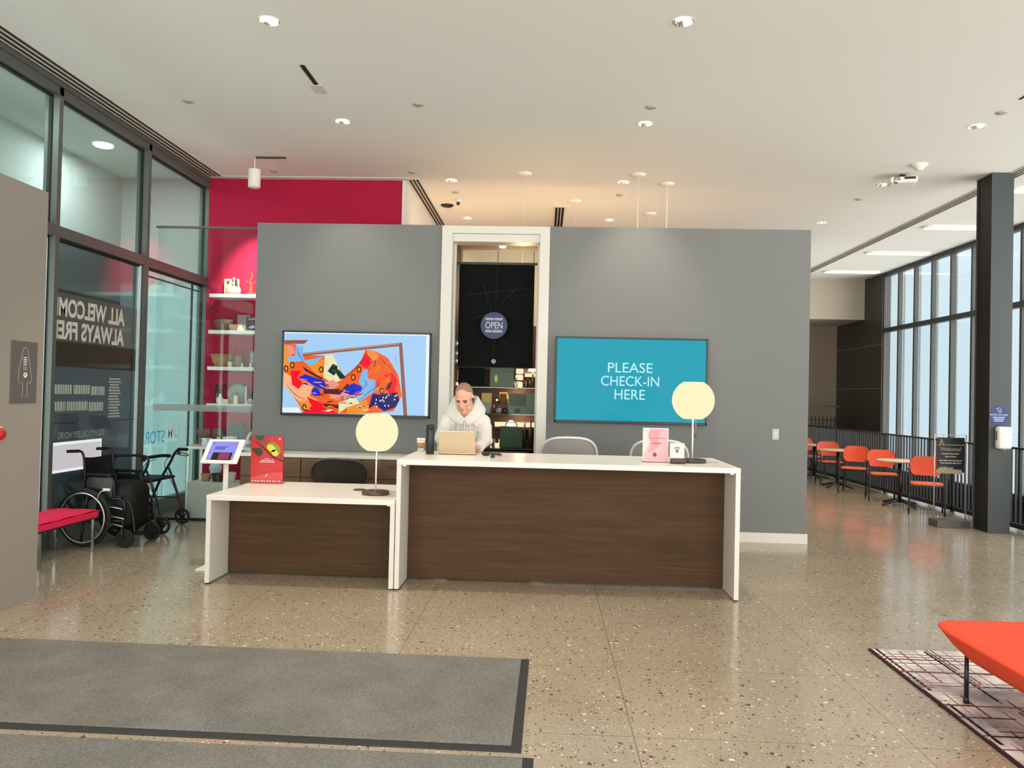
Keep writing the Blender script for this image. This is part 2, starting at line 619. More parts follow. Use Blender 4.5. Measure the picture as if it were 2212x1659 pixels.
# ------------------------------------------------------------ floor, ceiling, walls
m = M(mat('void_dark', (30, 33, 35), 0.8))
m.m('terrazzo').add([(-5.3, -4, 0), (6.58, -4, 0), (6.58, 21.6, 0), (-5.3, 21.6, 0)], [(0, 1, 2, 3)])
m.m('void_dark').add([(6.58, -4, 0), (6.58, 21.6, 0), (6.58, 21.6, -3), (6.58, -4, -3)], [(0, 1, 2, 3)])
fl = m.build('floor', fix=False)
tag(fl, 'polished tan terrazzo floor with saw-cut joints', 'floor', None, 'structure')
m = M('void_dark')
m.add([(6.58, -4, -3), (8.2, -4, -3), (8.2, 21.6, -3), (6.58, 21.6, -3)], [(0, 1, 2, 3)])
tag(m.build('floor_lower', fix=False), None, None, None, 'structure')
m = M(mat('vestibule_floor', (120, 118, 112), 0.4))
m.add([(-7.2, -4, 0), (-5.3, -4, 0), (-5.3, 11.3, 0), (-7.2, 11.3, 0)], [(0, 1, 2, 3)])
tag(m.build('floor_vestibule', fix=False), None, None, None, 'structure')

# ceiling plane with a real round hole over each recessed downlight
HOLE = 0.088
lights_xy = []
for ix, x in enumerate(DOWN_X):
    for iy, y in enumerate(DOWN_Y):
        lights_xy.append((-1.42 if (ix == 0 and iy >= 2) else x, y))
rows = sorted(set(y for x, y in lights_xy))
m = M('ceiling_white')
X0, X1, Y0, Y1 = -5.18, 8.25, -4.0, 21.6
ycur, A = Y0, 0.12
for yr in rows:
    m.add([(X0, ycur, Hc), (X1, ycur, Hc), (X1, yr-A, Hc), (X0, yr-A, Hc)], [(0, 1, 2, 3)])
    xcur = X0
    for lx in sorted(x for x, y in lights_xy if y == yr):
        m.add([(xcur, yr-A, Hc), (lx-A, yr-A, Hc), (lx-A, yr+A, Hc), (xcur, yr+A, Hc)], [(0, 1, 2, 3)])
        n = 32
        vi, vo = [], []
        for i in range(n):
            a = 2*math.pi*i/n
            c, s_ = math.cos(a), math.sin(a)
            k = A/max(abs(c), abs(s_))
            vi.append((lx+HOLE*c, yr+HOLE*s_, Hc))
            vo.append((lx+k*c, yr+k*s_, Hc))
        m.add(vi+vo, [(i, (i+1) % n, n+(i+1) % n, n+i) for i in range(n)])
        xcur = lx+A
    m.add([(xcur, yr-A, Hc), (X1, yr-A, Hc), (X1, yr+A, Hc), (xcur, yr+A, Hc)], [(0, 1, 2, 3)])
    ycur = yr+A
m.add([(X0, ycur, Hc), (X1, ycur, Hc), (X1, Y1, Hc), (X0, Y1, Hc)], [(0, 1, 2, 3)])
cv = M('ceiling_white')
cv.add([(-7.2, -4, Hc), (-5.18, -4, Hc), (-5.18, 11.35, Hc), (-7.2, 11.35, Hc)], [(0, 1, 2, 3)])
struct(cv, 'ceiling_vestibule')
tag(m.build('ceiling'), 'white plaster ceiling', 'ceiling', None, 'structure')

# free-standing grey partition with an opening
m = M('paint_grey')
m.box(-3.57, -1.28, 9.30, 9.52, 0, 3.74)
m.box(0.03, 3.145, 9.30, 9.52, 0, 3.74)
struct(m, 'wall_partition')
m = M('paint_white')
m.box(0.03, 3.157, 9.286, 9.299, 0, 0.115)
m.box(3.146, 3.159, 9.299, 9.52, 0, 0.115)
struct(m, 'baseboard_partition')
m = M('frame_white')
for a, b in ((-1.28, -1.15), (-0.09, 0.03)): m.box(a, b, 9.27, 9.56, 0, 3.73)
m.box(-1.15, -0.09, 9.27, 9.56, 3.64, 3.73)
m.box(-1.148, -0.092, 9.30, 9.54, 3.545, 3.637)
m.box(-1.148, -1.125, 9.46, 9.56, 0, 3.545)
m.box(-0.115, -0.092, 9.46, 9.56, 0, 3.545)
struct(m, 'window_1')
m = M('shop_glass')
m.box(-1.125, -0.115, 9.505, 9.513, 0.02, 3.54)
g1 = m.build('glazing', bpy.data.objects['window_1'])

# taupe fin wall at the entrance side
m = M('paint_taupe')
m.box(-4.22, -3.97, 1.2, 5.93, 0, 3.21)
struct(m, 'wall_left_fin')
# red shop wall and the white return wall
m = M('paint_crimson')
m.box(-5.02, -2.1, 11.15, 11.3, 0, Hc)
struct(m, 'wall_shop_red')
m = M('paint_white')
m.box(-2.14, -2.1, 11.3, 15.5, 0, Hc)
m.box(-2.14, -2.098, 11.14, 11.3, 0, Hc)
struct(m, 'wall_shop_return')
m = M('shop_brown')
m.box(-2.14, 4.8, 15.5, 15.6, 0, Hc)
m.m('paint_beige').box(4.7, 4.8, 15.6, 19.7, 0, Hc)
struct(m, 'wall_shop_back')
m = M('shop_brown')
m.box(-2.1, 3.06, 11.75, 11.85, 0, 2.75)
m.m('shop_beige').box(-2.1, 3.06, 11.74, 11.86, 2.75, 3.95)
for x in (-1.3, -0.75, -0.2, 0.35): m.m('shop_brown').box(x-0.004, x+0.004, 11.735, 11.74, 2.75, 3.95)
struct(m, 'wall_shop_panel')


# far hall
m = M('paint_beige')
m.box(3.0, 8.25, 19.7, 21.6, 3.79, 3.9)
m.box(3.0, 8.25, 19.7, 19.8, 3.9, Hc)
struct(m, 'wall_far_soffit')
m = M('paint_brown_beige')
m.box(3.0, 8.25, 21.5, 21.6, -3, 3.79)
struct(m, 'wall_far')
m = M('tile_charcoal')
m.box(8.02, 8.22, 18.68, 21.6, -3, Hc)
m.m('tile_joint')
for z in (1.0, 2.05, 3.1): m.box(8.012, 8.02, 18.68, 21.5, z-0.008, z+0.008)
struct(m, 'wall_far_pier')
m = M('void_dark')
m.box(8.05, 8.2, -4, 18.68, -3, 0.12)
struct(m, 'wall_right_lower')

# right window wall: panes, mullions and transoms
m = M('anodised_dark')
ym = [18.68-0.757*i for i in range(0, 24)]
for i, y in enumerate(ym): m.box(8.05, 8.14, y-0.03, y+0.03, 0.12, Hc)
for z in (0.14, 3.43, 4.76): m.box(8.04, 8.15, ym[-1], 18.68, z-0.05, z+0.05)
struct(m, 'window_2')
m = M(mat('fin_grey', (96, 106, 112), 0.5))
for y in ym[:-1]: m.box(8.30, 8.33, y-0.50, y-0.48, 0.0, 5.2)
m.build('sun_fins', bpy.data.objects['window_2'])
m = M('daylight_glass')
for i in range(len(ym)-1): m.box(8.09, 8.10, ym[i+1]+0.05, ym[i]-0.05, 0.17, 4.73)
m.build('glazing', bpy.data.objects['window_2'])
m = M('anodised_dark')
m.box(7.95, 8.12, -4, 1.2, 0, Hc)
struct(m, 'wall_right_near')

# dark steel column
m = M('steel_blue_grey')
m.box(5.905, 6.19, 10.465, 10.475, 0, Hc)
m.box(5.905, 6.19, 10.82, 10.83, 0, Hc)
m.m('steel_dark').box(5.925, 5.935, 10.475, 10.82, 0, Hc)
m.box(6.16, 6.17, 10.475, 10.82, 0, Hc)
struct(m, 'column_right')

# left glazed storefront: mullions, transom, kerb, panes
m = M('anodised_grey')
mull = [0.55, 2.33, 4.10, 5.88, 7.66, 9.45, 11.2]
for y in mull: m.box(-5.17, -5.02, y-0.032, y+0.032, 0.0, Hc-0.06)
m.box(-5.17, -5.02, 0.4, 11.25, 4.66, 4.74)
m.box(-5.18, -5.0, 0.4, 11.25, 4.74, Hc)
for i in range(len(mull)-1): m.box(-5.17, -5.025, mull[i]+0.032, mull[i+1]-0.032, 3.21, 3.325)
m.m(mat('kerb_grey', (126, 136, 134), 0.5)).box(-5.18, -5.065, 0.4, 11.15, 0.0, 0.2)
m.m('gasket_black')
for i in range(3, 6):
    a, b = mull[i]+0.032, mull[i+1]-0.032
    m.box(-5.125, -5.09, a, b, 3.185, 3.21)
    m.box(-5.125, -5.09, a, b, 4.64, 4.66)
    m.box(-5.125, -5.09, b-0.014, b, 0.2, 4.66)
m.box(-5.12, -5.095, 10.86, 10.88, 0.2, 3.19)
m.box(-5.12, -5.095, 9.5, 11.1, 3.10, 3.115)
struct(m, 'window_3')
m = M('clear_glass')
for i in range(len(mull)-1):
    a, b = mull[i]+0.032, mull[i+1]-0.032
    m.box(-5.112, -5.102, a, b, 3.325, 4.65)
    if i != 4: m.box(-5.112, -5.102, a, b, 0.2, 3.21)
m.build('glazing', bpy.data.objects['window_3'])
m = M('tinted_glass')
m.box(-5.112, -5.102, 7.692, 9.418, 0.2, 3.2)
m.build('tinted_glazing', bpy.data.objects['window_3'])
m = M(mat('edge_daylight', (222, 240, 248), 0.3))
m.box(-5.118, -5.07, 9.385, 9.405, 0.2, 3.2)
m.box(-5.165, -5.09, 7.606, 7.628, 0.2, 3.2)  # pale blue strip, daylight painted along the mullion side
m.build('edge_daylight_strips', bpy.data.objects['window_3'])

# vestibule beyond the glass
m = M('vestibule_grey')
m.box(-6.5, -6.4, 9.45, 11.3, 0, Hc)
m.box(-6.5, -6.4, -4, 9.45, 3.0, Hc)
m.m(mat('vestibule_dark', (70, 76, 74), 0.7)).box(-6.39, -6.385, 9.5, 11.28, 0, 2.95)
struct(m, 'wall_left_outer')
m = M('vestibule_grey')
m.box(-7.2, -5.18, 11.25, 11.35, 3.25, Hc)
m.m('frosted_aqua').add([(-6.4, 11.27, 0), (-5.15, 11.27, 0), (-5.15, 11.27, 3.25), (-6.4, 11.27, 3.25)], [(0, 1, 2, 3)])
struct(m, 'wall_vestibule_end')
m = M('anodised_grey')
for y in (1.2, 4.0, 6.8, 9.4): m.box(-6.5, -6.42, y-0.04, y+0.04, 0, 3.0)
m.box(-6.5, -6.42, -4, 9.45, 0, 0.1)
struct(m, 'window_4')
light('vestibule_lamp_glow', 'AREA', (-5.75, 9.64, 4.765), 34, (0.92, 1.0, 0.98), 0.2, (-5.75, 9.64, 0), shape='DISK')
light('vestibule_lamp_glow', 'AREA', (-5.75, 6.6, 4.765), 34, (0.92, 1.0, 0.98), 0.2, (-5.75, 6.6, 0), shape='DISK')  # added lamp with no seen fixture, brightens the vestibule

m = M('shop_brown')
m.box(-1.21, -1.145, 9.57, 10.24, 0, 3.62); m.box(-0.095, -0.03, 9.57, 10.24, 0, 3.62)
struct(m, 'wall_display_sides')

# frameless storefront screen between the glass wall and the partition
m = M('anodised_grey')
m.box(-5.02, -3.57, 9.64, 9.68, 3.735, 3.76)
m.m('gasket_black').box(-5.02, -3.0, 9.63, 9.69, 0.0, 0.025)
struct(m, 'window_5')
m = M(glass('screen_glass', (246, 251, 250), 0.06))
m.box(-5.0, -3.4, 9.656, 9.664, 0.03, 3.735)
m.build('glazing', bpy.data.objects['window_5'])
m = M(glass('frost_band', (235, 240, 240), 0.05, (190, 200, 198), 0.55))
m.box(-5.0, -3.4, 9.648, 9.654, 1.39, 1.475)
m.build('safety_band', bpy.data.objects['window_5'])

# window graphics on the tinted pane, read from outside
m = M(glass('decal_band', (190, 190, 190), 0.03, (120, 122, 116), 0.5), glass('decal_olive', (90, 86, 70), 0.05, (58, 54, 40), 0.8), glass('decal_blue', (130, 152, 162), 0.08, (92, 116, 128), 0.6),
      mat('decal_white', (216, 218, 210), 0.6), mat('decal_soft', (184, 194, 186), 0.6), mat('decal_line', (30, 44, 52), 0.6))
X_ = -5.100
def sheet(mm, y0, y1, z0, z1, x=X_): mm.add([(x, y0, z0), (x, y1, z0), (x, y1, z1), (x, y0, z1)], [(0, 1, 2, 3)])
m.m('decal_band'); sheet(m, 7.70, 9.38, 2.15, 2.66)
m.m('decal_olive'); sheet(m, 7.70, 9.38, 1.88, 2.15)
m.m('decal_blue'); sheet(m, 7.70, 9.38, 0.21, 1.88)
m.m('decal_white')
def clipped(mm, body, yhi, z, w, h, matname):
    """lettering that starts at yhi and runs toward the viewer, cut where it disappears behind the frame"""
    q = M(matname)
    q.text(body, Matrix.Identity(4), w=w, h=h, bold=0.0035)
    k = mm.mats.index(MATS[matname])
    vs = [Vector((X_+0.002, yhi-w/2-v.x, z+v.y)) for v in q.v]
    o = len(mm.v)
    mm.v += vs
    for f in q.f:
        if min(vs[i].y for i in f) < 7.70: continue
        mm.f.append([i+o for i in f]); mm.mi.append(k); mm.sm.append(False)
clipped(m, 'ALL WELCOME', 9.10, 2.51, 1.37, 0.20, 'decal_white')
clipped(m, 'ALWAYS FREE', 9.10, 2.27, 1.37, 0.20, 'decal_white')
m.m('decal_soft')
m.text("TODAY'S GALLERY HOURS", glassside(8.32, 1.15, X_+0.002), w=0.86, h=0.075)
for k, (a, b, z) in enumerate(((7.80, 8.10, 1.64), (8.13, 8.44, 1.64), (8.46, 8.72, 1.63), (7.74, 8.0, 1.46), (8.02, 8.40, 1.46), (8.42, 8.70, 1.45))):
    random.seed(k)
    y = a
    while y < b:
        d = random.uniform(0.018, 0.05)
        sheet(m, y, min(y+d, b), z-0.05, z+0.05, X_+0.002)
        y += d+0.009
for k in range(14):
    z = 1.32+0.034*k
    sheet(m, 8.80+0.012*(k % 3), 9.06-0.015*(k % 4), z, z+0.018, X_+0.002)
m.m('decal_line'); sheet(m, 7.70, 8.20, 1.275, 1.285, X_+0.002); sheet(m, 8.95, 9.38, 1.275, 1.285, X_+0.002)
o = m.build('window_graphic', fix=False)
tag(o, 'mirrored white lettering ALL WELCOME ALWAYS FREE on the dark glass pane', 'window sign')
translucent('decal_cyan', (70, 150, 190), (90, 180, 220), 0.6)
m = M('decal_cyan')
m.text('STORE', glassside(9.86, 1.03, X_), w=0.62, h=0.16)
tag(m.build('window_graphic', fix=False), 'blue mirrored STORE lettering on the glass above the walker', 'window sign')
translucent('decal_bright', (250, 255, 255), (255, 255, 255), 0.7)
m = M('decal_bright')
m.text('UM', glassside(10.42, 1.09, X_), w=0.36, h=0.22, bold=0.003)
tag(m.build('window_graphic', fix=False), 'white mirrored block lettering on the glass beside the blue letters', 'window sign')
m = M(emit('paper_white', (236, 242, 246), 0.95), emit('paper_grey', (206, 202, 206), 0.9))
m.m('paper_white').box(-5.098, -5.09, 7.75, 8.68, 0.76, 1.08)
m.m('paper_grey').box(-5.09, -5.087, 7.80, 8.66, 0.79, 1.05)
tag(m.build('notice_board'), 'glowing white bordered grey notice panel on the glass behind the wheelchair', 'notice')

# ------------------------------------------------------------ ceiling fittings
mat('chrome', (235, 232, 225), 0.12, 1.0)
mat('chrome_soft', (190, 190, 188), 0.28, 1.0)
mat('trim_white', (236, 232, 224), 0.5)
emit('bulb_warm', (255, 236, 200), 9.0)
emit('tube_white', (255, 250, 238), 2.0)
emit('globe_amber', (255, 214, 150), 3.0)
def downlight(label, loc):
    t = thing('recessed_downlight', label, 'ceiling light', loc, 0, 'recessed downlights in the plaster ceiling')
    m = M('trim_white')
    m.lathe([(0.087, 0.0), (0.096, -0.004), (0.1, -0.002), (0.1, 0.0)], 32, cap=False)
    m.build('trim_ring', t)
    m = M('chrome')
    m.lathe([(0.087, -0.001), (0.083, 0.03), (0.07, 0.07), (0.045, 0.11), (0.0, 0.12)], 32, cap=False)
    m.build('reflector', t)
    m = M('bulb_warm')
    m.sph((-0.032, 0.012, 0.046), (0.036, 0.036, 0.034), 14)
    m.build('bulb', t)
    return t
where = {}
rowname = ('nearest the entrance', 'above the reception counter', 'over the grey partition', 'farthest back')
colname = ('on the glass-wall side', 'above the counter line', 'on the hall side')
proto = None
for ix in range(3):
    for iy in range(4):
        x, y = lights_xy[ix*4+iy]
        lab = 'round recessed downlight %s, row %s' % (colname[ix], ('nearest the entrance', 'second from the entrance', 'third from the entrance', 'farthest from the entrance')[iy])
        if proto is None: proto = downlight(lab, (x, y, Hc))
        else: dup(proto, (x, y, Hc), 0, lab)

# small round sprinkler covers
disc = None
for x, y, lab in ((-3.928, 8.144, 'closest to the glass wall'), (-1.427, 8.193, 'above the low desk'), (1.078, 8.228, 'above the tall counter'), (4.784, 8.318, 'near the column side'),
                  (-3.906, 10.733, 'in front of the red wall'), (-1.931, 10.731, 'at the end of the slot diffuser'), (1.088, 11.82, 'between the pendant canopies'), (4.732, 11.902, 'beyond the projector'), (-1.441, 11.768, 'in the amber-lit ceiling')):
    if disc is None:
        disc = M(mat('cover_grey', (176, 172, 164), 0.5))
        disc.lathe([(0.0, -0.012), (0.05, -0.012), (0.058, -0.006), (0.058, 0.0)], 24)
        o0 = disc.build('sprinkler_cover', None, (x, y, Hc))
        tag(o0, 'small round sprinkler cover on the ceiling '+lab, 'sprinkler cover', 'sprinkler covers on the ceiling')
    else: dup(o0, (x, y, Hc), 0, 'small round sprinkler cover on the ceiling '+lab)

# linear slot diffusers
def slot_diffuser(label, loc, length, w, along='y'):
    t = thing('slot_diffuser', label, 'air vent', loc, 0 if along == 'y' else -math.pi/2)
    m = M('diffuser_white')
    for i in range(4): m.box(-w/2+i*w/3-0.008, -w/2+i*w/3+0.008, 0, length, -0.014, 0)
    m.box(-w/2, w/2, -0.01, 0, -0.014, 0); m.box(-w/2, w/2, length, length+0.01, -0.014, 0)
    m.build('frame', t)
    m = M('slot_black')
    m.box(-w/2, w/2, 0, length, -0.004, -0.001)
    m.build('slot', t)
    return t
slot_diffuser('long triple slot diffuser in the ceiling along the glass wall', (-4.87, 0.4, Hc), 10.62, 0.2)
slot_diffuser('slot diffuser in the ceiling along the top of the red wall', (-4.76, 11.06, Hc), 2.72, 0.10, 'x')
slot_diffuser('triple slot diffuser beside the white return wall', (-1.97, 11.05, Hc), 3.6, 0.16)
slot_diffuser('short triple slot diffuser in the amber-lit ceiling', (0.19, 12.6, Hc), 1.6, 0.16)
slot_diffuser('long slot diffuser in the ceiling above the cafe railing', (6.24, 3.0, Hc), 16.6, 0.17)
# short track slot
t = thing('track_slot', 'short black track slot with a white end cover in the ceiling', 'ceiling track', (-2.385, 7.22, Hc), 0)
m = M('slot_black'); m.box(-0.022, 0.022, 0, 0.46, -0.006, 0); m.build('slot', t)
m = M('diffuser_white'); m.box(-0.06, 0.06, 0.46, 0.68, -0.01, 0, 0.004); m.build('end_cover', t)
t = thing('track_slot', 'thin track slot in the ceiling at the hall side edge', 'ceiling track', (4.75, 7.1, Hc), 0)
m = M('slot_black'); m.box(-0.012, 0.012, 0, 0.85, -0.006, 0); m.build('slot', t)

# white cylinder accent light
t = thing('accent_light', 'white cylinder spotlight hanging before the red wall', 'spotlight', (-3.92, 10.05, Hc), 0)
m = M('trim_white')
m.lathe([(0.0, -0.43), (0.062, -0.43), (0.078, -0.42), (0.08, -0.2), (0.08, -0.185), (0.0, -0.18)], 32)
m.build('cylinder', t)
m = M('trim_white'); m.cyl((0, 0, -0.19), (0, 0, -0.01), 0.006); m.build('stem', t)
m = M(mat('slot_brown', (70, 50, 40), 0.6)); m.box(-0.02, 0.4, 0.03, 0.06, -0.02, 0); m.build('track', t)

# pendant lamps over the shop, hanging behind the partition
def pendant(label, loc, drop, rod, dark=False):
    t = thing('pendant_lamp', label, 'pendant lamp', loc, 0, 'pendant lamps over the shop')
    m = M(mat('canopy_black', (24, 22, 20), 0.5) if dark else MATS['trim_white'])
    m.lathe([(0.0, -0.035), (0.07, -0.03), (0.105, -0.012), (0.11, 0.0)], 28); m.build('canopy', t)
    m = M('trim_white'); m.cyl((0, 0, -drop), (0, 0, -0.03), rod, n=10); m.build('stem', t)
    m = M('globe_amber'); m.sph((0, 0, -drop-0.1), 0.11, 20); m.build('globe', t)
    return t
for x, y, rod, dk, lab in ((1.245, 10.73, 0.008, 0, 'pendant lamp on a white stem nearest the counter'), (1.713, 11.178, 0.012, 0, 'pendant lamp on the thickest white stem'),
                       (-0.343, 10.742, 0.003, 0, 'pendant lamp on a thin cord above the shop window'), (0.422, 12.215, 0.003, 0, 'pendant lamp on a thin cord behind the short slot diffuser'),
                       (1.713, 12.983, 0.004, 0, 'pendant lamp farthest back on the hall side'), (-1.666, 12.584, 0.004, 1, 'pendant lamp with a black ceiling canopy')):
    pendant(lab, (x, y, Hc), 1.75, rod, dk)
m = M('trim_white')
m.cyl((0, 0, -0.05), (0, 0, 0), 0.03, 0.05); m.m('canopy_black').cyl((0.0, -0.02, -0.08), (0, 0, -0.05), 0.028, 0.03)
tag(m.build('security_camera', None, (-1.44, 12.215, Hc)), 'small security camera on the amber-lit ceiling', 'camera')
m = M('trim_white')
m.lathe([(0.0, -0.075), (0.05, -0.07), (0.075, -0.03), (0.1, -0.02), (0.105, 0)], 28)
tag(m.build('smoke_detector', None, (4.80, 10.15, Hc)), 'white smoke detector on the ceiling beside the projector', 'smoke detector')
t = thing('ceiling_projector', 'small white projector mounted on the ceiling near the column', 'projector', (4.80, 10.62, Hc), R(-12))
m = M('trim_white'); m.box(-0.17, 0.17, -0.12, 0.12, -0.13, -0.05, 0.02); m.build('housing', t)
m = M('canopy_black'); m.box(-0.03, 0.03, -0.03, 0.03, -0.05, 0); m.build('bracket', t)
m = M('canopy_black'); m.box(0.0, 0.14, -0.124, -0.118, -0.09, -0.06); m.build('vent', t)
m = M('chrome_soft'); m.lathe([(0.0, 0), (0.045, 0.0), (0.05, -0.02), (0.05, -0.03)], 20, T=tr(-0.09, -0.12, -0.095) @ rotm(90)); m.build('lens', t)

# stadium-shaped ceiling lights over the void
def stadium(L, W, n=12):
    p = []
    for s_, c in ((1, L/2-W/2), (-1, -L/2+W/2)):
        for i in range(n+1):
            a = -math.pi/2+math.pi*i/n
            p.append((c+s_*W/2*math.cos(a), s_*W/2*math.sin(a)))
    return p
t0 = None
for i, y in enumerate((18.45, 16.08, 13.68, 11.25, 8.8, 6.4)):
    if i > 3: break
    lab = 'long rounded white ceiling light by the windows, ' + ('farthest from the column', 'second farthest back', 'nearer one partly hidden by the column', 'closest, just beyond the column')[i]
    if t0 is None:
        t0 = thing('linear_ceiling_light', lab, 'ceiling light', (7.2, y, Hc), 0, 'rounded linear ceiling lights')
        m = M('trim_white'); m.prism(stadium(1.3, 0.27), -0.03, 0); m.build('housing', t0)
        m = M('tube_white'); m.prism(stadium(1.25, 0.22), -0.034, -0.029); m.build('diffuser', t0)
    else: dup(t0, (7.2, y, Hc), 0, lab)
# vestibule ceiling lights; the one nearer the entrance is added
m = M('tube_white'); m.lathe([(0.0, -0.03), (0.1, -0.03), (0.12, -0.02), (0.12, 0)], 24)
q = tag(m.build('ceiling_light', None, (-5.75, 9.64, Hc)), 'round ceiling light glowing beyond the second upper glass pane', 'ceiling light', 'round lights beyond the glass wall')
dup(q, (-5.75, 6.6, Hc), 0, 'added unseen ceiling light beyond the upper glass pane nearest the entrance')

# ------------------------------------------------------------ reception counter and desk
mat('solid_white', (238, 232, 222), 0.32)
mat('panel_white', (226, 222, 212), 0.4)
def desk(name, label, cat, x0, x1, ztop, y0, y1):
    t = thing(name, label, cat, ((x0+x1)/2, y0, 0))
    w = (x1-x0)/2
    d = y1-y0
    m = M('solid_white'); m.box(-w, w, 0, d, ztop-0.045, ztop, 0.004); m.build('worktop', t)
    for s_ in (-1, 1):
        m = M('panel_white'); m.box(min(s_*w, s_*(w-0.04)), max(s_*w, s_*(w-0.04)), 0.006, d-0.02, 0.012, ztop-0.045, 0.003); m.build('side_panel', t)
        m = M('gasket_black'); m.box(s_*(w-0.02)-0.015, s_*(w-0.02)+0.015, 0.02, 0.06, 0, 0.012); m.build('foot', t)
        m = M('chrome_soft'); m.box(min(s_*(w-0.041), s_*(w-0.075)), max(s_*(w-0.041), s_*(w-0.075)), 0.05, 0.09, ztop-0.06, ztop-0.046); m.build('corner_block', t)
    m = M('walnut_laminate'); m.box(-w+0.042, w-0.042, 0.40, 0.425, 0.022, ztop-0.05); m.build('modesty_panel', t)
    return t
desk('reception_counter', 'tall white reception counter with a dark walnut front panel', 'counter', -1.243, 1.66, 1.115, 6.52, 7.60)
desk('reception_desk', 'low white accessible desk with a dark walnut front panel', 'desk', -2.885, -1.25, 0.767, 6.515, 7.62)

# low credenza along the partition
t = thing('credenza', 'long low credenza with a white top and brown drawers', 'cabinet', (-2.45, 8.85, 0))
m = M('solid_white'); m.box(-1.1, 1.1, 0, 0.44, 0.905, 0.945, 0.003); m.build('top', t)
m = M('credenza_wood'); m.box(-1.08, 1.08, 0.02, 0.43, 0.05, 0.905); m.build('body', t)
for i in range(3):
    for k, (z0, z1) in enumerate(((0.68, 0.895), (0.46, 0.67), (0.08, 0.45))):
        m = M('credenza_wood'); m.box(-1.07+i*0.715, -0.365+i*0.715, 0.0, 0.02, z0, z1, 0.002); dr = m.build('drawer', t)
        m = M('anodised_dark'); m.box(-0.77+i*0.715, -0.665+i*0.715, -0.012, 0, z1-0.085, z1-0.065); m.build('pull', dr)

# ------------------------------------------------------------ globe table lamps
emit('shade_glow', (255, 246, 196), 1.0).node_tree.nodes['Principled BSDF'].inputs['Roughness'].default_value = 0.8
mat('base_brown', (84, 58, 46), 0.4)
mat('base_dark', (62, 54, 50), 0.4)
def table_lamp(label, loc, basem):
    t = thing('table_lamp', label, 'lamp', loc, 0, 'globe table lamps on the reception desks')
    m = M(basem)
    m.lathe([(0.0, 0), (0.118, 0), (0.123, 0.006), (0.123, 0.024), (0.116, 0.034), (0.0, 0.036)], 40); m.build('base', t)
    m = M('trim_white'); m.cyl((0, 0, 0.03), (0, 0, 0.42), 0.0075); m.build('stem', t)
    m = M('shade_glow')
    n, k = 96, 28
    vs, fs = [], []
    cz, r0 = 0.56, 0.187
    for i in range(k+1):
        a = R(-64)+R(126)*i/k
        for j in range(n):
            b = 2*math.pi*j/n
            rr = r0*(1+0.006*(j % 2))*math.cos(a)
            vs.append((rr*math.cos(b), rr*math.sin(b), cz+r0*1.0*math.sin(a)))
    for i in range(k):
        for j in range(n): fs.append((i*n+j, i*n+(j+1) % n, (i+1)*n+(j+1) % n, (i+1)*n+j))
    m.add(vs, fs, True)
    m.build('shade', t)
    m = M('bulb_warm'); m.sph((0, 0, 0.55), 0.035, 12); m.build('bulb', t)
    m = M('chrome_soft'); m.tube([(0.028, 0, 0.42), (0.028, 0, 0.24)], 0.0018, 6); m.m(mat('bead_dark', (60, 60, 60), 0.4)).sph((0.028, 0, 0.235), 0.011, 8); m.build('pull_chain', t)
    return t
l1 = table_lamp('lit globe table lamp with a brown base on the low desk', (-1.492, 6.86, 0.767), 'base_brown')
l2 = table_lamp('lit globe table lamp with a dark base on the tall counter', (1.345, 7.0, 1.115), 'base_dark')
m = M('base_brown'); m.lathe([(0, 0), (0.055, 0), (0.058, 0.004), (0.055, 0.009), (0, 0.009)], 28)
tag(m.build('coaster', None, (-1.70, 7.12, 0.767)), 'small dark round coaster beside the desk lamp', 'coaster')

# ------------------------------------------------------------ signs on the desks
mat('acrylic', (225, 220, 220), 0.15)
mat('poster_red', (196, 44, 50), 0.45, vary=0.06, vscale=3)
mat('poster_red_dark', (150, 60, 56), 0.45)
mat('leaf_dark', (56, 62, 38), 0.5); mat('fruit_green', (132, 140, 44), 0.5); mat('fruit_yellow', (212, 206, 60), 0.5); mat('stem_maroon', (92, 20, 26), 0.5)
mat('print_pale', (236, 170, 168), 0.5); mat('print_white', (245, 240, 236), 0.5)
t = thing('desk_sign', 'red poster with green leaves and fruit in a clear stand on the low desk', 'sign', (-2.70, 7.446, 0.767))
m = M(glass('acrylic_clear', (236, 232, 232), 0.08)); m.box(-0.166, 0.166, 0.004, 0.010, 0.004, 0.472); m.box(-0.166, 0.166, -0.05, 0.09, 0, 0.004); m.build('holder', t)
m = M('poster_red', 'poster_red_dark', 'leaf_dark', 'fruit_green', 'fruit_yellow', 'stem_maroon', 'print_pale', 'print_white')
m.m('poster_red').box(-0.16, 0.16, -0.002, 0.003, 0.006, 0.465)
W_, H_ = 0.32, 0.459
def pp(mm, mn, pts, lay, closed=True):
    mm.m(mn).add([(-0.16+u*W_, -0.002-0.0004*lay, 0.465-v*H_) for u, v in pts], [list(range(len(pts)))])
def ell(cx, cy, a, b, rot=0, n=20):
    return [(cx+a*math.cos(q)*math.cos(rot)-b*math.sin(q)*math.sin(rot), cy+(a*math.cos(q)*math.sin(rot)+b*math.sin(q)*math.cos(rot))*0.7) for q in [2*math.pi*i/n for i in range(n)]]
pp(m, 'poster_red_dark', [(0, 0), (0.42, 0), (0.9, 0.3), (1, 0.48), (0.6, 0.36), (0.1, 0.12)], 1)
pp(m, 'leaf_dark', [(0.12, 0), (0.40, 0), (0.38, 0.06), (0.30, 0.105), (0.2, 0.09), (0.14, 0.05)], 2)
pp(m, 'leaf_dark', [(0.0, 0.28), (0.1, 0.27), (0.3, 0.26), (0.38, 0.33), (0.36, 0.40), (0.24, 0.45), (0.12, 0.38)], 2)
pp(m, 'fruit_green', ell(0.70, 0.27, 0.24, 0.17, 0.7), 2)
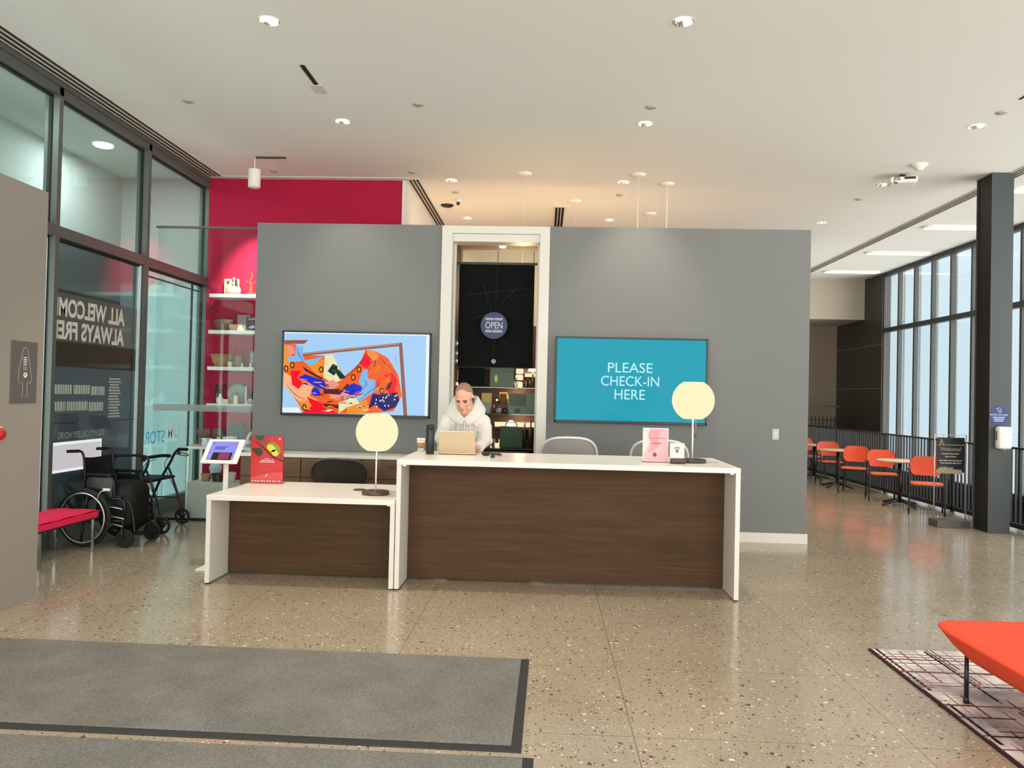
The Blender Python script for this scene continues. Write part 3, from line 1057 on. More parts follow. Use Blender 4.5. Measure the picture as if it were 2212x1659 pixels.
pp(m, 'stem_maroon', [(0.05, 0.1), (0.2, 0.14), (0.45, 0.28), (0.7, 0.43), (1, 0.52), (1, 0.56), (0.66, 0.455), (0.38, 0.28), (0.18, 0.16)], 3)
pp(m, 'fruit_yellow', ell(0.62, 0.26, 0.15, 0.10, 0.5), 4)
pp(m, 'fruit_yellow', ell(0.74, 0.36, 0.12, 0.09, 0.6), 4)
pp(m, 'print_pale', [(0, 0.90), (0.35, 0.83), (0.7, 0.78), (1, 0.77), (1, 1), (0, 1)], 1)
MATS['print_pale'].node_tree.nodes['Principled BSDF'].inputs['Base Color'].default_value = lin((206, 76, 80))
m.m('print_white')
for k, (u, v, w) in enumerate(((0.5, 0.49, 0.12), (0.5, 0.525, 0.36), (0.48, 0.56, 0.42))):
    x = u-w/2
    random.seed(k+3)
    while x < u+w/2:
        d = random.uniform(0.02, 0.05)
        pp(m, 'print_white', [(x, v-0.008), (x+d, v-0.008), (x+d, v+0.008), (x, v+0.008)], 5); x += d+0.012
for k in range(10):
    x = 0.05+0.09*k
    pp(m, 'print_white', [(x, 0.955), (x+0.04+0.02*(k % 2), 0.955), (x+0.04+0.02*(k % 2), 0.975), (x, 0.975)], 5)
pp(m, 'print_white', ell(0.88, 0.06, 0.035, 0.02), 5)
pp(m, 'print_white', [(0.47, 0.85), (0.53, 0.80), (0.52, 0.84), (0.46, 0.88)], 5)
for k, v in enumerate((0.61, 0.68, 0.73)):
    pp(m, 'print_pale', [(0.2+0.06*k, v), (0.82-0.06*k, v+0.004), (0.82-0.06*k, v+0.014), (0.2+0.06*k, v+0.01)], 5)
m.build('poster', t, fix=False)

t = thing('desk_sign', 'pink poster with a violet dot in a clear stand on the tall counter', 'sign', (1.003, 6.92, 1.115))
m = M('acrylic_clear'); m.box(-0.116, 0.116, 0.004, 0.009, 0.004, 0.308); m.box(-0.116, 0.116, -0.045, 0.08, 0, 0.004); m.build('holder', t)
mat('poster_pink', (240, 172, 180), 0.5); mat('poster_pink_deep', (228, 148, 158), 0.5); mat('poster_blush', (246, 206, 200), 0.5); mat('violet_dot', (98, 66, 104), 0.5); mat('print_rose', (176, 96, 112), 0.5)
m = M('print_white')
m.box(-0.112, 0.112, -0.001, 0.003, 0.008, 0.303)
def pk(mn, pts, lay): m.m(mn).add([(-0.106+u*0.212, -0.001-0.0004*lay, 0.297-v*0.283) for u, v in pts], [list(range(len(pts)))])
pk('poster_pink', [(0, 0), (1, 0), (1, 1), (0, 1)], 1)
pk('poster_blush', [(0, 0), (0.25, 0), (0.16, 0.2), (0.24, 0.42), (0.1, 0.7), (0, 0.75)], 2)
pk('poster_pink_deep', [(0.28, 0), (0.85, 0), (0.62, 0.25), (0.58, 0.6), (0.2, 0.75), (0.3, 0.45), (0.2, 0.2)], 2)
pk('violet_dot', ell(0.47, 0.81, 0.085, 0.095), 4)
for u0, u1, v in ((0.25, 0.92, 0.29), (0.35, 0.75, 0.44), (0.35, 0.7, 0.465)): pk('print_rose', [(u0, v-0.012), (u1, v-0.012), (u1, v+0.012), (u0, v+0.012)], 3)
m.build('poster', t, fix=False)

t = thing('desk_sign', 'small white wifi notice in a stand beside the pink poster', 'sign', (1.185, 6.86, 1.115))
m = M('acrylic_clear'); m.box(-0.066, 0.066, 0.0, 0.004, 0.0, 0.182); m.box(-0.066, 0.066, -0.03, 0.05, 0, 0.003); m.build('holder', t)
m = M(mat('notice_white', (226, 222, 212), 0.5)); m.box(-0.062, 0.062, -0.003, -0.001, 0.045, 0.178)
m.m(mat('ink_brown', (92, 66, 62), 0.5))
for ra, rb in ((0.052, 0.044), (0.036, 0.029)):
    vs = []
    for i in range(13):
        a = R(45+90*i/12)
        vs += [(ra*math.cos(a)*0.7, -0.0035, 0.095+ra*math.sin(a)), (rb*math.cos(a)*0.7, -0.0035, 0.095+rb*math.sin(a))]
    m.add(vs, [(2*i, 2*i+1, 2*i+3, 2*i+2) for i in range(12)])
m.add([(0, -0.0035, 0.088), (-0.016, -0.0035, 0.112), (0, -0.0035, 0.12), (0.016, -0.0035, 0.112)], [(0, 1, 2, 3)])
m.build('notice', t, fix=False)
m = M(mat('leather_dark', (66, 50, 46), 0.45)); m.box(-0.078, 0.062, -0.012, 0.012, 0, 0.048, 0.011, seg=3)
tag(m.build('card_case', None, (1.195, 6.80, 1.1155)), 'dark rounded case standing in front of the wifi notice', 'case')

# ------------------------------------------------------------ wall screens
mat('bezel', (12, 14, 16), 0.35)
def screen(label, x0, x1, z0, z1):
    t = thing('wall_television', label, 'television', ((x0+x1)/2, 9.30, (z0+z1)/2), 0)
    w, h = (x1-x0)/2, (z1-z0)/2
    m = M('bezel')
    for a in ((-w, w, h-0.018, h), (-w, w, -h, -h+0.03), (-w, -w+0.018, -h, h), (w-0.018, w, -h, h)): m.box(a[0], a[1], -0.075, -0.02, a[2], a[3], 0.003)
    m.box(-w+0.01, w-0.01, -0.06, -0.02, -h+0.01, h-0.01); m.box(-0.4, 0.4, -0.02, 0, -0.25, 0.25); m.build('housing', t)
    return t, w-0.018, -h+0.03, h-0.018
t, w, zb, zt = screen('wall television showing a colourful hanging textile on a blue ground', -3.197, -1.38, 1.382, 2.412)
em = {}
def E_(n, c, s=1.0): em[n] = emit('screen_'+n, c, s)
for n, c in dict(sky=(166, 208, 246), orange=(242, 98, 34), amber=(246, 146, 44), peach=(250, 182, 136), red=(250, 14, 38), blue=(30, 48, 206), pale=(126, 186, 240), navy=(28, 24, 100), cream=(238, 230, 182), leaf=(14, 52, 44), dark=(84, 40, 40), pink=(238, 150, 140), bark=(150, 92, 74), barkl=(206, 160, 136), white=(238, 244, 252)).items(): E_(n, c)
m = M(em['sky'])
yy = -0.0605
m.add([(-w, yy, zb), (w, yy, zb), (w, yy, zt), (-w, yy, zt)], [(0, 1, 2, 3)])
def scr(n, pts, lay):
    o = []
    for x, y in pts:
        u = (x-(222-17*(y-140)/700))/1247
        v = (y-140-0.026*(x-222))/705
        u, v = min(max(u, 0), 1), min(max(v, 0), 1)
        o.append((-w+2*w*u, yy-0.0005*lay, zt-(zt-zb)*v))
    m.m(em[n]).add(o, [list(range(len(o)))])
scr('white', [(222, 140), (1470, 172), (1470, 182), (222, 150)], 1); scr('white', [(1440, 170), (1470, 172), (1455, 880), (1425, 878)], 1); scr('white', [(205, 800), (345, 800), (365, 846), (205, 842)], 1)
scr('orange', [(222, 240), (320, 250), (390, 340), (560, 350), (640, 340), (690, 450), (740, 530), (820, 460), (880, 400), (920, 300), (1000, 310), (1110, 370), (1200, 520), (1230, 700), (1160, 835), (930, 856), (690, 855), (380, 845), (340, 760), (290, 690), (215, 600)], 2)
scr('amber', [(222, 250), (270, 260), (300, 420), (250, 490), (216, 470)], 3); scr('amber', [(430, 430), (560, 380), (560, 530), (500, 520)], 3); scr('amber', [(760, 800), (930, 730), (950, 810), (920, 856), (760, 850)], 3); scr('amber', [(345, 730), (440, 740), (470, 800), (380, 840)], 3)
scr('amber', [(930, 305), (1000, 310), (1040, 360), (960, 440)], 3)
scr('peach', [(220, 490), (330, 560), (470, 620), (440, 700), (520, 740), (420, 740), (350, 750), (290, 690), (215, 600)], 3)
scr('cream', [(570, 345), (640, 340), (690, 450), (720, 560), (640, 595), (560, 540)], 4)
scr('red', [(275, 480), (370, 480), (330, 540), (385, 590), (345, 640), (290, 600)], 4); scr('red', [(865, 420), (920, 325), (990, 400), (930, 465)], 4)
scr('red', [(1075, 520), (1150, 500), (1190, 560), (1180, 640), (1150, 715), (1100, 650), (1150, 580)], 4); scr('red', [(415, 705), (540, 760), (560, 800), (640, 830), (690, 856), (370, 848), (460, 790)], 4)
scr('blue', [(340, 540), (400, 510), (570, 570), (580, 640), (520, 640), (540, 700), (470, 700), (455, 650), (490, 620), (400, 560)], 5); scr('blue', [(750, 620), (820, 590), (890, 620), (880, 660), (800, 710), (740, 670)], 5)
scr('pale', [(320, 270), (385, 265), (380, 350), (400, 390), (560, 355), (500, 410), (440, 440), (380, 395), (320, 400), (250, 400), (250, 360), (315, 350)], 5)
scr('pale', [(900, 470), (945, 475), (940, 550), (1005, 565), (1000, 620), (1030, 640), (960, 690), (870, 755), (830, 720), (900, 640), (860, 580)], 5)
scr('cream', [(690, 765), (740, 720), (830, 700), (870, 770), (760, 800), (690, 856)], 5)
scr('navy', [(980, 680), (1040, 690), (1190, 670), (1210, 740), (1180, 800), (1080, 835), (1000, 780), (945, 815)], 5)
scr('pink', [(570, 580), (640, 560), (700, 600), (620, 665)], 5); scr('pink', [(600, 690), (720, 650), (790, 660), (740, 720), (640, 720)], 5); scr('pink', [(250, 255), (300, 262), (315, 330), (260, 340)], 4)
scr('leaf', [(595, 485), (640, 420), (680, 440), (680, 480), (650, 525)], 6); scr('leaf', [(680, 465), (755, 540), (705, 558), (668, 505)], 6)
for a in ([(560, 640), (720, 640), (770, 590), (780, 610), (700, 690), (560, 680)], [(550, 765), (690, 780), (690, 812), (570, 795)], [(380, 440), (440, 480), (560, 550), (540, 560), (400, 480)], [(1110, 600), (1150, 570), (1130, 640), (1090, 650)]): scr('dark', a, 6)
for cx, cy in ((238, 460), (290, 430), (865, 470), (815, 540), (1060, 660), (395, 800), (540, 470)):
    scr('dark', [(cx+22*math.cos(q), cy+30*math.sin(q)) for q in [i*0.785 for i in range(8)]], 6); scr('amber', [(cx+11*math.cos(q), cy+17*math.sin(q)) for q in [i*0.785 for i in range(8)]], 7)
for i in range(16):
    random.seed(i+40)
    cx, cy = random.uniform(1000, 1190), random.uniform(690, 800)
    scr('white', [(cx+6*math.cos(q), cy+8*math.sin(q)) for q in [k*1.05 for k in range(6)]], 7)
rr = random.Random(77)
def stroke(n, pts, w0, lay):
    P = cr_spline([(x, y, 0) for x, y in pts], 5)
    a, b = [], []
    for i, p in enumerate(P):
        d = (P[min(i+1, len(P)-1)]-P[max(i-1, 0)]).normalized()
        k = w0*math.sin(math.pi*(0.08+0.84*i/(len(P)-1)))
        a.append((p.x-d.y*k, p.y+d.x*k)); b.append((p.x+d.y*k, p.y-d.x*k))
    scr(n, a+b[::-1], lay)
for k in range(46):
    f = rr.random(); x = 330+520*f
    y = 520+180*math.sin(math.pi*min(1, f*1.15)*0.5)+rr.uniform(-45, 70)
    L = rr.uniform(25, 80); s0 = (0.55-0.75*f)+rr.uniform(-0.35, 0.35)
    stroke(rr.choice(('dark', 'pink', 'cream', 'blue', 'barkl', 'white', 'bark', 'navy', 'peach')), [(x, y), (x+L*0.5, y+L*0.5*s0+rr.uniform(-8, 8)), (x+L, y+L*s0)], rr.uniform(2.5, 6), 7)
for k in range(22):
    x, y = rr.uniform(940, 1190), rr.uniform(340, 640)
    stroke(rr.choice(('amber', 'red', 'dark', 'pink', 'orange')), [(x, y), (x+rr.uniform(-30, 30), y+30), (x+rr.uniform(-50, 50), y+65)], rr.uniform(2, 5), 7)
for k in range(18):
    x, y = rr.uniform(380, 900), rr.uniform(760, 840)
    stroke(rr.choice(('cream', 'dark', 'pink', 'amber', 'red')), [(x, y), (x+25, y+rr.uniform(-12, 12)), (x+60, y+rr.uniform(-20, 10))], rr.uniform(2, 6), 7)
for k in range(14):
    x, y = rr.uniform(575, 660), rr.uniform(360, 560)
    stroke('barkl', [(x, y), (x+6, y+4), (x+12, y+10)], 1.6, 7)
for pts in ([(870, 660), (930, 600), (900, 560)], [(870, 740), (960, 660), (1020, 640)], [(330, 280), (350, 340), (390, 400)], [(1030, 360), (1100, 430), (1180, 500)], [(700, 560), (800, 500), (900, 370)], [(240, 600), (320, 690), (420, 740)]): stroke('dark', pts, 2.6, 8)
scr('bark', [(222, 212), (430, 212), (395, 245), (222, 245)], 8); scr('bark', [(385, 325), (1225, 240), (1215, 270), (385, 350)], 8); scr('bark', [(1205, 240), (1234, 240), (1277, 878), (1245, 874)], 8)
scr('barkl', [(390, 329), (1215, 246), (1215, 252), (390, 336)], 9)
m.build('screen', t, fix=False)

t, w, zb, zt = screen('wall television showing white check-in words on a teal ground', 0.128, 1.935, 1.376, 2.404)
m = M(emit('screen_teal', (0, 158, 180)))
m.add([(-w, yy, zb), (w, yy, zb), (w, yy, zt), (-w, yy, zt)], [(0, 1, 2, 3)])
m.m(emit('screen_letters', (190, 246, 250)))
for s_, z, ww in (('PLEASE', 0.155, 0.53), ('CHECK-IN', -0.005, 0.69), ('HERE', -0.165, 0.36)):
    m.text(s_, front(-0.01, yy-0.001, z), w=ww, h=0.118)
m.build('screen', t, fix=False)

# switch plate on the partition
t = thing('light_switch', 'pale light switch plate on the grey wall', 'switch', (2.765, 9.30, 1.29))
m = M(mat('switch_grey', (186, 188, 186), 0.4)); m.box(-0.04, 0.04, -0.008, 0, -0.065, 0.065, 0.003); m.build('plate', t)
m = M(mat('rocker_grey', (205, 206, 204), 0.4)); m.box(-0.018, 0.018, -0.012, -0.008, -0.035, 0.035, 0.002); m.build('rocker', t)

# ------------------------------------------------------------ person behind the counter
mat('skin', (226, 172, 150), 0.5, vary=0.05, vscale=9)
mat('buzz_hair', (160, 124, 104), 0.8, bump=0.3, vscale=500)
mat('hoodie_cotton', (222, 219, 212), 0.9, spec=0.1, bump=0.10, vscale=14)
mat('trouser_dark', (44, 46, 52), 0.85)
mat('ink_grey', (96, 96, 96), 0.8)
mat('brow_brown', (74, 48, 40), 0.7); mat('eye_dark', (40, 24, 22), 0.3); mat('lip_rose', (176, 104, 98), 0.5); mat('earbud_dark', (36, 30, 32), 0.4)

def capsule(m, a, b, ra, rb=None, n=14):
    rb = ra if rb is None else rb
    m.cyl(a, b, ra, rb, n); m.sph(a, ra, n); m.sph(b, rb, n)
def fuse(m, name, vox, smooth=3, parent=None):
    """weld overlapping volumes into one continuous skin"""
    o = m.build(name, None, fix=False)
    r = o.modifiers.new('weld', 'REMESH'); r.mode = 'VOXEL'; r.voxel_size = vox; r.use_smooth_shade = True
    s_ = o.modifiers.new('soft', 'SMOOTH'); s_.factor = 0.5; s_.iterations = smooth
    dg = C.evaluated_depsgraph_get()
    me = bpy.data.meshes.new_from_object(o.evaluated_get(dg))
    me.name = name
    old = o.data
    o.modifiers.clear()
    o.data = me
    bpy.data.meshes.remove(old)
    me.materials.clear()
    for k in m.mats: me.materials.append(k)
    me.polygons.foreach_set('material_index', [0]*len(me.polygons))
    me.polygons.foreach_set('use_smooth', [True]*len(me.polygons))
    if parent is not None: o.parent = parent
    return o

PX, PY = -0.79, 7.98
person = thing('person', 'person in a white hoodie leaning on the tall counter over a laptop', 'person', (PX, PY, 0))
# local frame: x to the right of the picture, -y toward the entrance, origin between the feet
HC = Vector((0.003, -0.42, 1.652))                     # head centre
HM = tr(*HC) @ rotm(0, 0, -10) @ rotm(30, 0, 0) @ Matrix.Scale(1.08, 4)
def hp(x, y, z): return HM @ Vector((x, y, z))
body = M('skin')
hd = M('skin')
hd.sph((0, 0.012, 0.035), (0.078, 0.097, 0.100), 28)
hd.sph((0, -0.030, -0.035), (0.063, 0.066, 0.085), 24)
hd.sph((0, -0.070, -0.104), (0.027, 0.024, 0.024), 14)
for s_ in (-1, 1):
    hd.sph((s_*0.040, -0.062, -0.024), (0.027, 0.026, 0.026), 14)
    hd.sph((s_*0.044, -0.035, -0.082), (0.024, 0.034, 0.030), 14)
    hd.sph((s_*0.080, 0.012, -0.006), (0.011, 0.021, 0.032), 12)
    capsule(hd, (s_*0.012, -0.088, 0.019), (s_*0.050, -0.074, 0.018), 0.013, 0.012, 10)
    hd.sph((s_*0.012, -0.108, -0.038), (0.010, 0.011, 0.009), 10)
capsule(hd, (0, -0.090, 0.012), (0, -0.113, -0.032), 0.010, 0.0135, 12)
hd.sph((0, -0.094, -0.070), (0.024, 0.012, 0.017), 14)
hd.cyl((0, 0.015, -0.05), (0, 0.075, -0.20), 0.056, 0.062, 18)
body.add([HM @ p for p in hd.v], hd.f, True)
# torso, legs, arms (mostly under the clothes)
capsule(body, (0, -0.10, 1.36), (0, 0.03, 1.02), 0.125, 0.125)
capsule(body, (-0.12, -0.20, 1.44), (0.12, -0.20, 1.44), 0.075)
capsule(body, (0, -0.22, 1.47), (0, -0.36, 1.56), 0.062)
for s_ in (-1, 1):
    capsule(body, (s_*0.09, 0.03, 0.96), (s_*0.11, 0.0, 0.53), 0.085, 0.06)
    capsule(body, (s_*0.11, 0.0, 0.53), (s_*0.12, 0.04, 0.09), 0.056, 0.042)
    capsule(body, (s_*0.12, 0.03, 0.05), (s_*0.13, -0.16, 0.035), 0.042, 0.034)
    sh, el, wr = Vector((s_*0.165, -0.20, 1.42)), Vector((-0.228 if s_ < 0 else 0.190, -0.20, 1.205)), Vector((s_*0.155, -0.45, 1.162))
    capsule(body, sh, el, 0.056, 0.044)
    capsule(body, el, wr, 0.043, 0.030)
    hv = Vector((-s_*0.28, -0.95, -0.02)).normalized()
    up = Vector((0, 0, 1)); lat = hv.cross(up).normalized()*s_      # toward the thumb side
    pc = wr+hv*0.055
    for k in (-0.5, 0, 0.5): capsule(body, wr+lat*k*0.022, wr+hv*0.10+lat*k*0.052+up*0.006, 0.019, 0.0145, 10)
    for k, L in ((-1.5, 0.072), (-0.5, 0.094), (0.5, 0.100), (1.5, 0.088)):
        a = wr+hv*0.105+lat*k*0.024+up*0.006
        b = a+hv*L*0.5+lat*k*0.006+up*0.014
        c_ = b+hv*L*0.42+up*(-0.022+0.003*k)
        capsule(body, a, b, 0.0105, 0.0095, 8); capsule(body, b, c_, 0.0092, 0.008, 8)
    a = wr+hv*0.035+lat*0.03
    b = a+hv*0.05+lat*0.026
    capsule(body, a, b, 0.0135, 0.0115, 8); capsule(body, b, b+hv*0.04-lat*0.004-up*0.008, 0.011, 0.009, 8)
bo = fuse(body, 'body', 0.0055, 3, person)

# hair: a close-cropped cap over the skull
hair = M('buzz_hair')
nA, nB = 40, 16
vs, fs = [], []
for i in range(nB+1):
    for j in range(nA):
        b = 2*math.pi*j/nA
        front_ = max(0.0, -math.sin(b))
        low = R(10)+R(40)*front_**1.6-R(24)*max(0.0, math.sin(b))
        a = R(90)-(R(90)-low)*i/nB
        vs.append(hp(0.0805*math.cos(a)*math.cos(b), 0.012+0.0995*math.cos(a)*math.sin(b), 0.035+0.1025*math.sin(a)))
for i in range(nB):
    for j in range(nA): fs.append((i*nA+j, i*nA+(j+1) % nA, (i+1)*nA+(j+1) % nA, (i+1)*nA+j))
hair.add(vs, fs, True)
hair.build('hair', person)
for s_ in (-1, 1):
    q = M('brow_brown'); q.tube([hp(s_*0.014, -0.099, 0.021), hp(s_*0.033, -0.096, 0.024), hp(s_*0.053, -0.083, 0.019)], [0.0045, 0.005, 0.003], 6); q.build('eyebrow', person)
    q = M('eye_dark'); q.sph((0, 0, 0), (0.016, 0.007, 0.007), 10, T=HM @ tr(s_*0.033, -0.086, 0.001)); q.build('eye', person)
q = M('lip_rose'); q.tube([hp(-0.021, -0.099, -0.070), hp(0, -0.107, -0.067), hp(0.021, -0.099, -0.070)], [0.003, 0.005, 0.003], 6); q.build('mouth', person)
q = M('earbud_dark'); q.sph((0, 0, 0), (0.010, 0.012, 0.012), 10, T=HM @ tr(0.084, -0.008, -0.012)); q.cyl(hp(0.084, -0.012, -0.014), hp(0.082, -0.018, -0.036), 0.004); q.build('earbud', person)

# trousers and shoes
q = M('trouser_dark')
capsule(q, (-0.08, 0.03, 1.0), (0.08, 0.03, 1.0), 0.125)
for s_ in (-1, 1):
    capsule(q, (s_*0.09, 0.03, 0.96), (s_*0.11, 0.0, 0.53), 0.105, 0.08); capsule(q, (s_*0.11, 0.0, 0.53), (s_*0.12, 0.04, 0.12), 0.078, 0.062)
fuse(q, 'trousers', 0.012, 3, person)
for s_ in (-1, 1):
    q = M(mat('shoe_white', (210, 208, 204), 0.6)); q.box(-0.055, 0.055, -0.24, 0.09, 0, 0.09, 0.035, T=tr(s_*0.13, 0, 0), seg=3); q.build('shoe', person)

# hoodie: torso, sleeves with cuffs and folds, hood laid round the neck
h = M('hoodie_cotton')
capsule(h, (0, -0.13, 1.36), (0, 0.0, 1.06), 0.155, 0.155, 24)
capsule(h, (-0.045, -0.15, 1.34), (-0.045, -0.03, 1.08), 0.12, 0.118, 20); capsule(h, (0.045, -0.15, 1.34), (0.045, -0.03, 1.08), 0.12, 0.118, 20)
capsule(h, (-0.125, -0.20, 1.425), (0.125, -0.20, 1.425), 0.094, 0.094, 20)
for s_ in (-1, 1):
    sh, el, wr = Vector((s_*0.172, -0.20, 1.405)), Vector((-0.232 if s_ < 0 else 0.192, -0.21, 1.215)), Vector((s_*0.160, -0.41, 1.172))
    capsule(h, sh, el, 0.084, 0.070, 18)
    capsule(h, el, wr, 0.070, 0.048, 18)
    capsule(h, sh+Vector((s_*0.025, -0.02, -0.05)), el+Vector((s_*0.012, 0, 0.02)), 0.074, 0.070, 14)
    d = (wr-el).normalized()
    for k in range(4): h.torus((0, 0, 0), 0.052-0.003*k, 0.013, n=20, k=8, T=tr(*(el+d*(0.06+0.045*k))) @ d.to_track_quat('Z', 'Y').to_matrix().to_4x4() @ rotm(12*(-1)**k, 8, 0))
    h.torus((0, 0, 0), 0.047, 0.014, n=20, k=8, T=tr(*(wr+d*0.01)) @ d.to_track_quat('Z', 'Y').to_matrix().to_4x4())
    d2 = (el-sh).normalized()
    for k in range(3): h.torus((0, 0, 0), 0.078-0.004*k, 0.010, n=20, k=8, T=tr(*(sh+d2*(0.07+0.055*k))) @ d2.to_track_quat('Z', 'Y').to_matrix().to_4x4() @ rotm(22*(-1)**k, 14*s_, 0))
    # folds falling from the hood across the chest
    for k, (x0, x1) in enumerate(((0.05, 0.06), (0.10, 0.12), (0.15, 0.17))):
        h.tube(cr_spline([(s_*x0, -0.285+0.02*k, 1.43), (s_*(x0+0.012), -0.315+0.02*k, 1.34), (s_*x1, -0.290+0.025*k, 1.22)], 5), [0.008]*11, 8)
h.tube(cr_spline([(0, -0.300, 1.44), (0.003, -0.322, 1.34), (0, -0.300, 1.18)], 5), [0.009]*11, 8)
# hood
for s_ in (-1, 1):
    A_ = [Vector(p) for p in ((0, -0.332, 1.432), (s_*0.045, -0.335, 1.475), (s_*0.088, -0.300, 1.545), (s_*0.112, -0.235, 1.628), (s_*0.10, -0.14, 1.655), (0, -0.085, 1.650))]
    B_ = [Vector(p) for p in ((s_*0.015, -0.318, 1.392), (s_*0.085, -0.300, 1.425), (s_*0.150, -0.255, 1.478), (s_*0.172, -0.18, 1.525), (s_*0.14, -0.08, 1.54), (0, -0.035, 1.54))]
    for k in range(6):
        f = k/5
        e = cr_spline([p.lerp(q, f) for p, q in zip(A_, B_)], 6)
        h.tube(e, 0.017+0.013*f, 10)
capsule(h, (-0.08, -0.06, 1.53), (0.08, -0.06, 1.53), 0.075)
fuse(h, 'hoodie', 0.007, 2, person)
q = M('ink_grey')
random.seed(3)
el, wr = Vector((-0.222, -0.21, 1.215)), Vector((-0.160, -0.41, 1.172))
d = (wr-el).normalized()
for k in range(7):
    c_ = el+d*(0.02+0.025*k)
    out = Vector((-0.35, -0.9, 0.15*(k % 3)))
    out = (out-d*out.dot(d)).normalized()
    c_ = c_+out*(0.0715-0.0035*k)
    u = d.cross(out)
    q.tube([c_+u*0.02*math.cos(a)*(0.6+0.4*(k % 2))+d*0.012*math.sin(1.7*a) for a in [0.5*i for i in range(7)]], 0.003, 5)
q.build('sleeve_print', person)

# ------------------------------------------------------------ things on the tall counter
mat('aluminium', (226, 206, 178), 0.30, 0.85)
t = thing('laptop', 'pale gold laptop seen from behind, open in front of the person', 'laptop', (-0.805, 7.19, 1.115))
m = M('aluminium'); m.box(-0.172, 0.172, 0.01, 0.25, 0.004, 0.018, 0.006, seg=3); m.build('base', t)
m = M(mat('keys_black', (30, 30, 32), 0.5)); m.box(-0.145, 0.145, 0.035, 0.14, 0.018, 0.0195); m.build('keyboard', t)
LT = tr(0, 0.012, 0.012) @ rotm(14, 0, 0)
m = M('aluminium'); m.box(-0.172, 0.172, -0.006, 0.0, 0.004, 0.218, 0.003, T=LT); m.build('lid', t)
m = M('keys_black'); m.box(-0.163, 0.163, 0.0001, 0.001, 0.012, 0.208, T=LT); m.build('screen', t)
m = M('trouser_dark')
for x in (-0.14, 0.14): m.cyl((x, 0.03, 0), (x, 0.03, 0.005), 0.008); m.cyl((x, 0.23, 0), (x, 0.23, 0.005), 0.008)
m.build('rubber_foot', t)
t = thing('water_bottle', 'tall black insulated bottle beside the laptop', 'bottle', (-1.058, 7.18, 1.115))
m = M(mat('bottle_black', (24, 26, 28), 0.38)); m.lathe([(0, 0), (0.036, 0), (0.0385, 0.004), (0.0385, 0.225), (0.036, 0.235)], 28); m.build('body', t)
m = M(mat('cap_black', (18, 19, 20), 0.5)); m.lathe([(0.036, 0.235), (0.038, 0.24), (0.038, 0.268), (0.032, 0.278), (0, 0.279)], 28); m.build('cap', t)
t = thing('paper_cup', 'paper coffee cup with a brown sleeve behind the black bottle', 'cup', (-1.19, 7.47, 1.115))
m = M(mat('cup_white', (240, 234, 224), 0.5)); m.lathe([(0, 0), (0.029, 0), (0.041, 0.115)], 28); m.build('body', t)
m = M(mat('kraft', (176, 132, 98), 0.7)); m.lathe([(0.0335, 0.035), (0.0395, 0.09)], 28); m.lathe([(0.0330, 0.035), (0.0345, 0.035)], 28); m.build('sleeve', t)
m = M('cup_white'); m.lathe([(0.043, 0.112), (0.044, 0.12), (0.04, 0.128), (0.037, 0.132), (0, 0.130)], 28); m.build('lid', t)
t = thing('handheld_scanner', 'black hand-held ticket scanner lying beside the laptop', 'scanner', (-0.50, 7.17, 1.115), R(-4))
m = M('bottle_black'); m.lathe([(0, 0), (0.012, 0.0), (0.022, 0.02), (0.024, 0.05), (0.016, 0.09), (0.015, 0.17), (0.012, 0.18), (0, 0.182)], 16, T=tr(-0.07, 0, 0.017) @ rotm(0, 90, 0) @ Matrix.Diagonal((0.7, 1.3, 1, 1))); m.build('body', t)
m = M('ink_grey'); m.box(0.05, 0.12, -0.02, 0.02, 0.004, 0.016, 0.006, seg=3); m.build('handle', t)
m = M(mat('clip_black', (20, 20, 22), 0.4)); m.box(-0.026, 0.006, -0.03, 0.03, 0, 0.03, 0.003); m.m('chrome_soft').box(-0.034, -0.026, -0.028, 0.028, 0, 0.03, 0.002); m.torus((0.022, 0, 0.013), 0.011, 0.003, 'y', 16, 6)
tag(m.build('binder_clip', None, (-0.445, 6.95, 1.115)), 'small black clip with a silver edge at the counter front', 'clip')

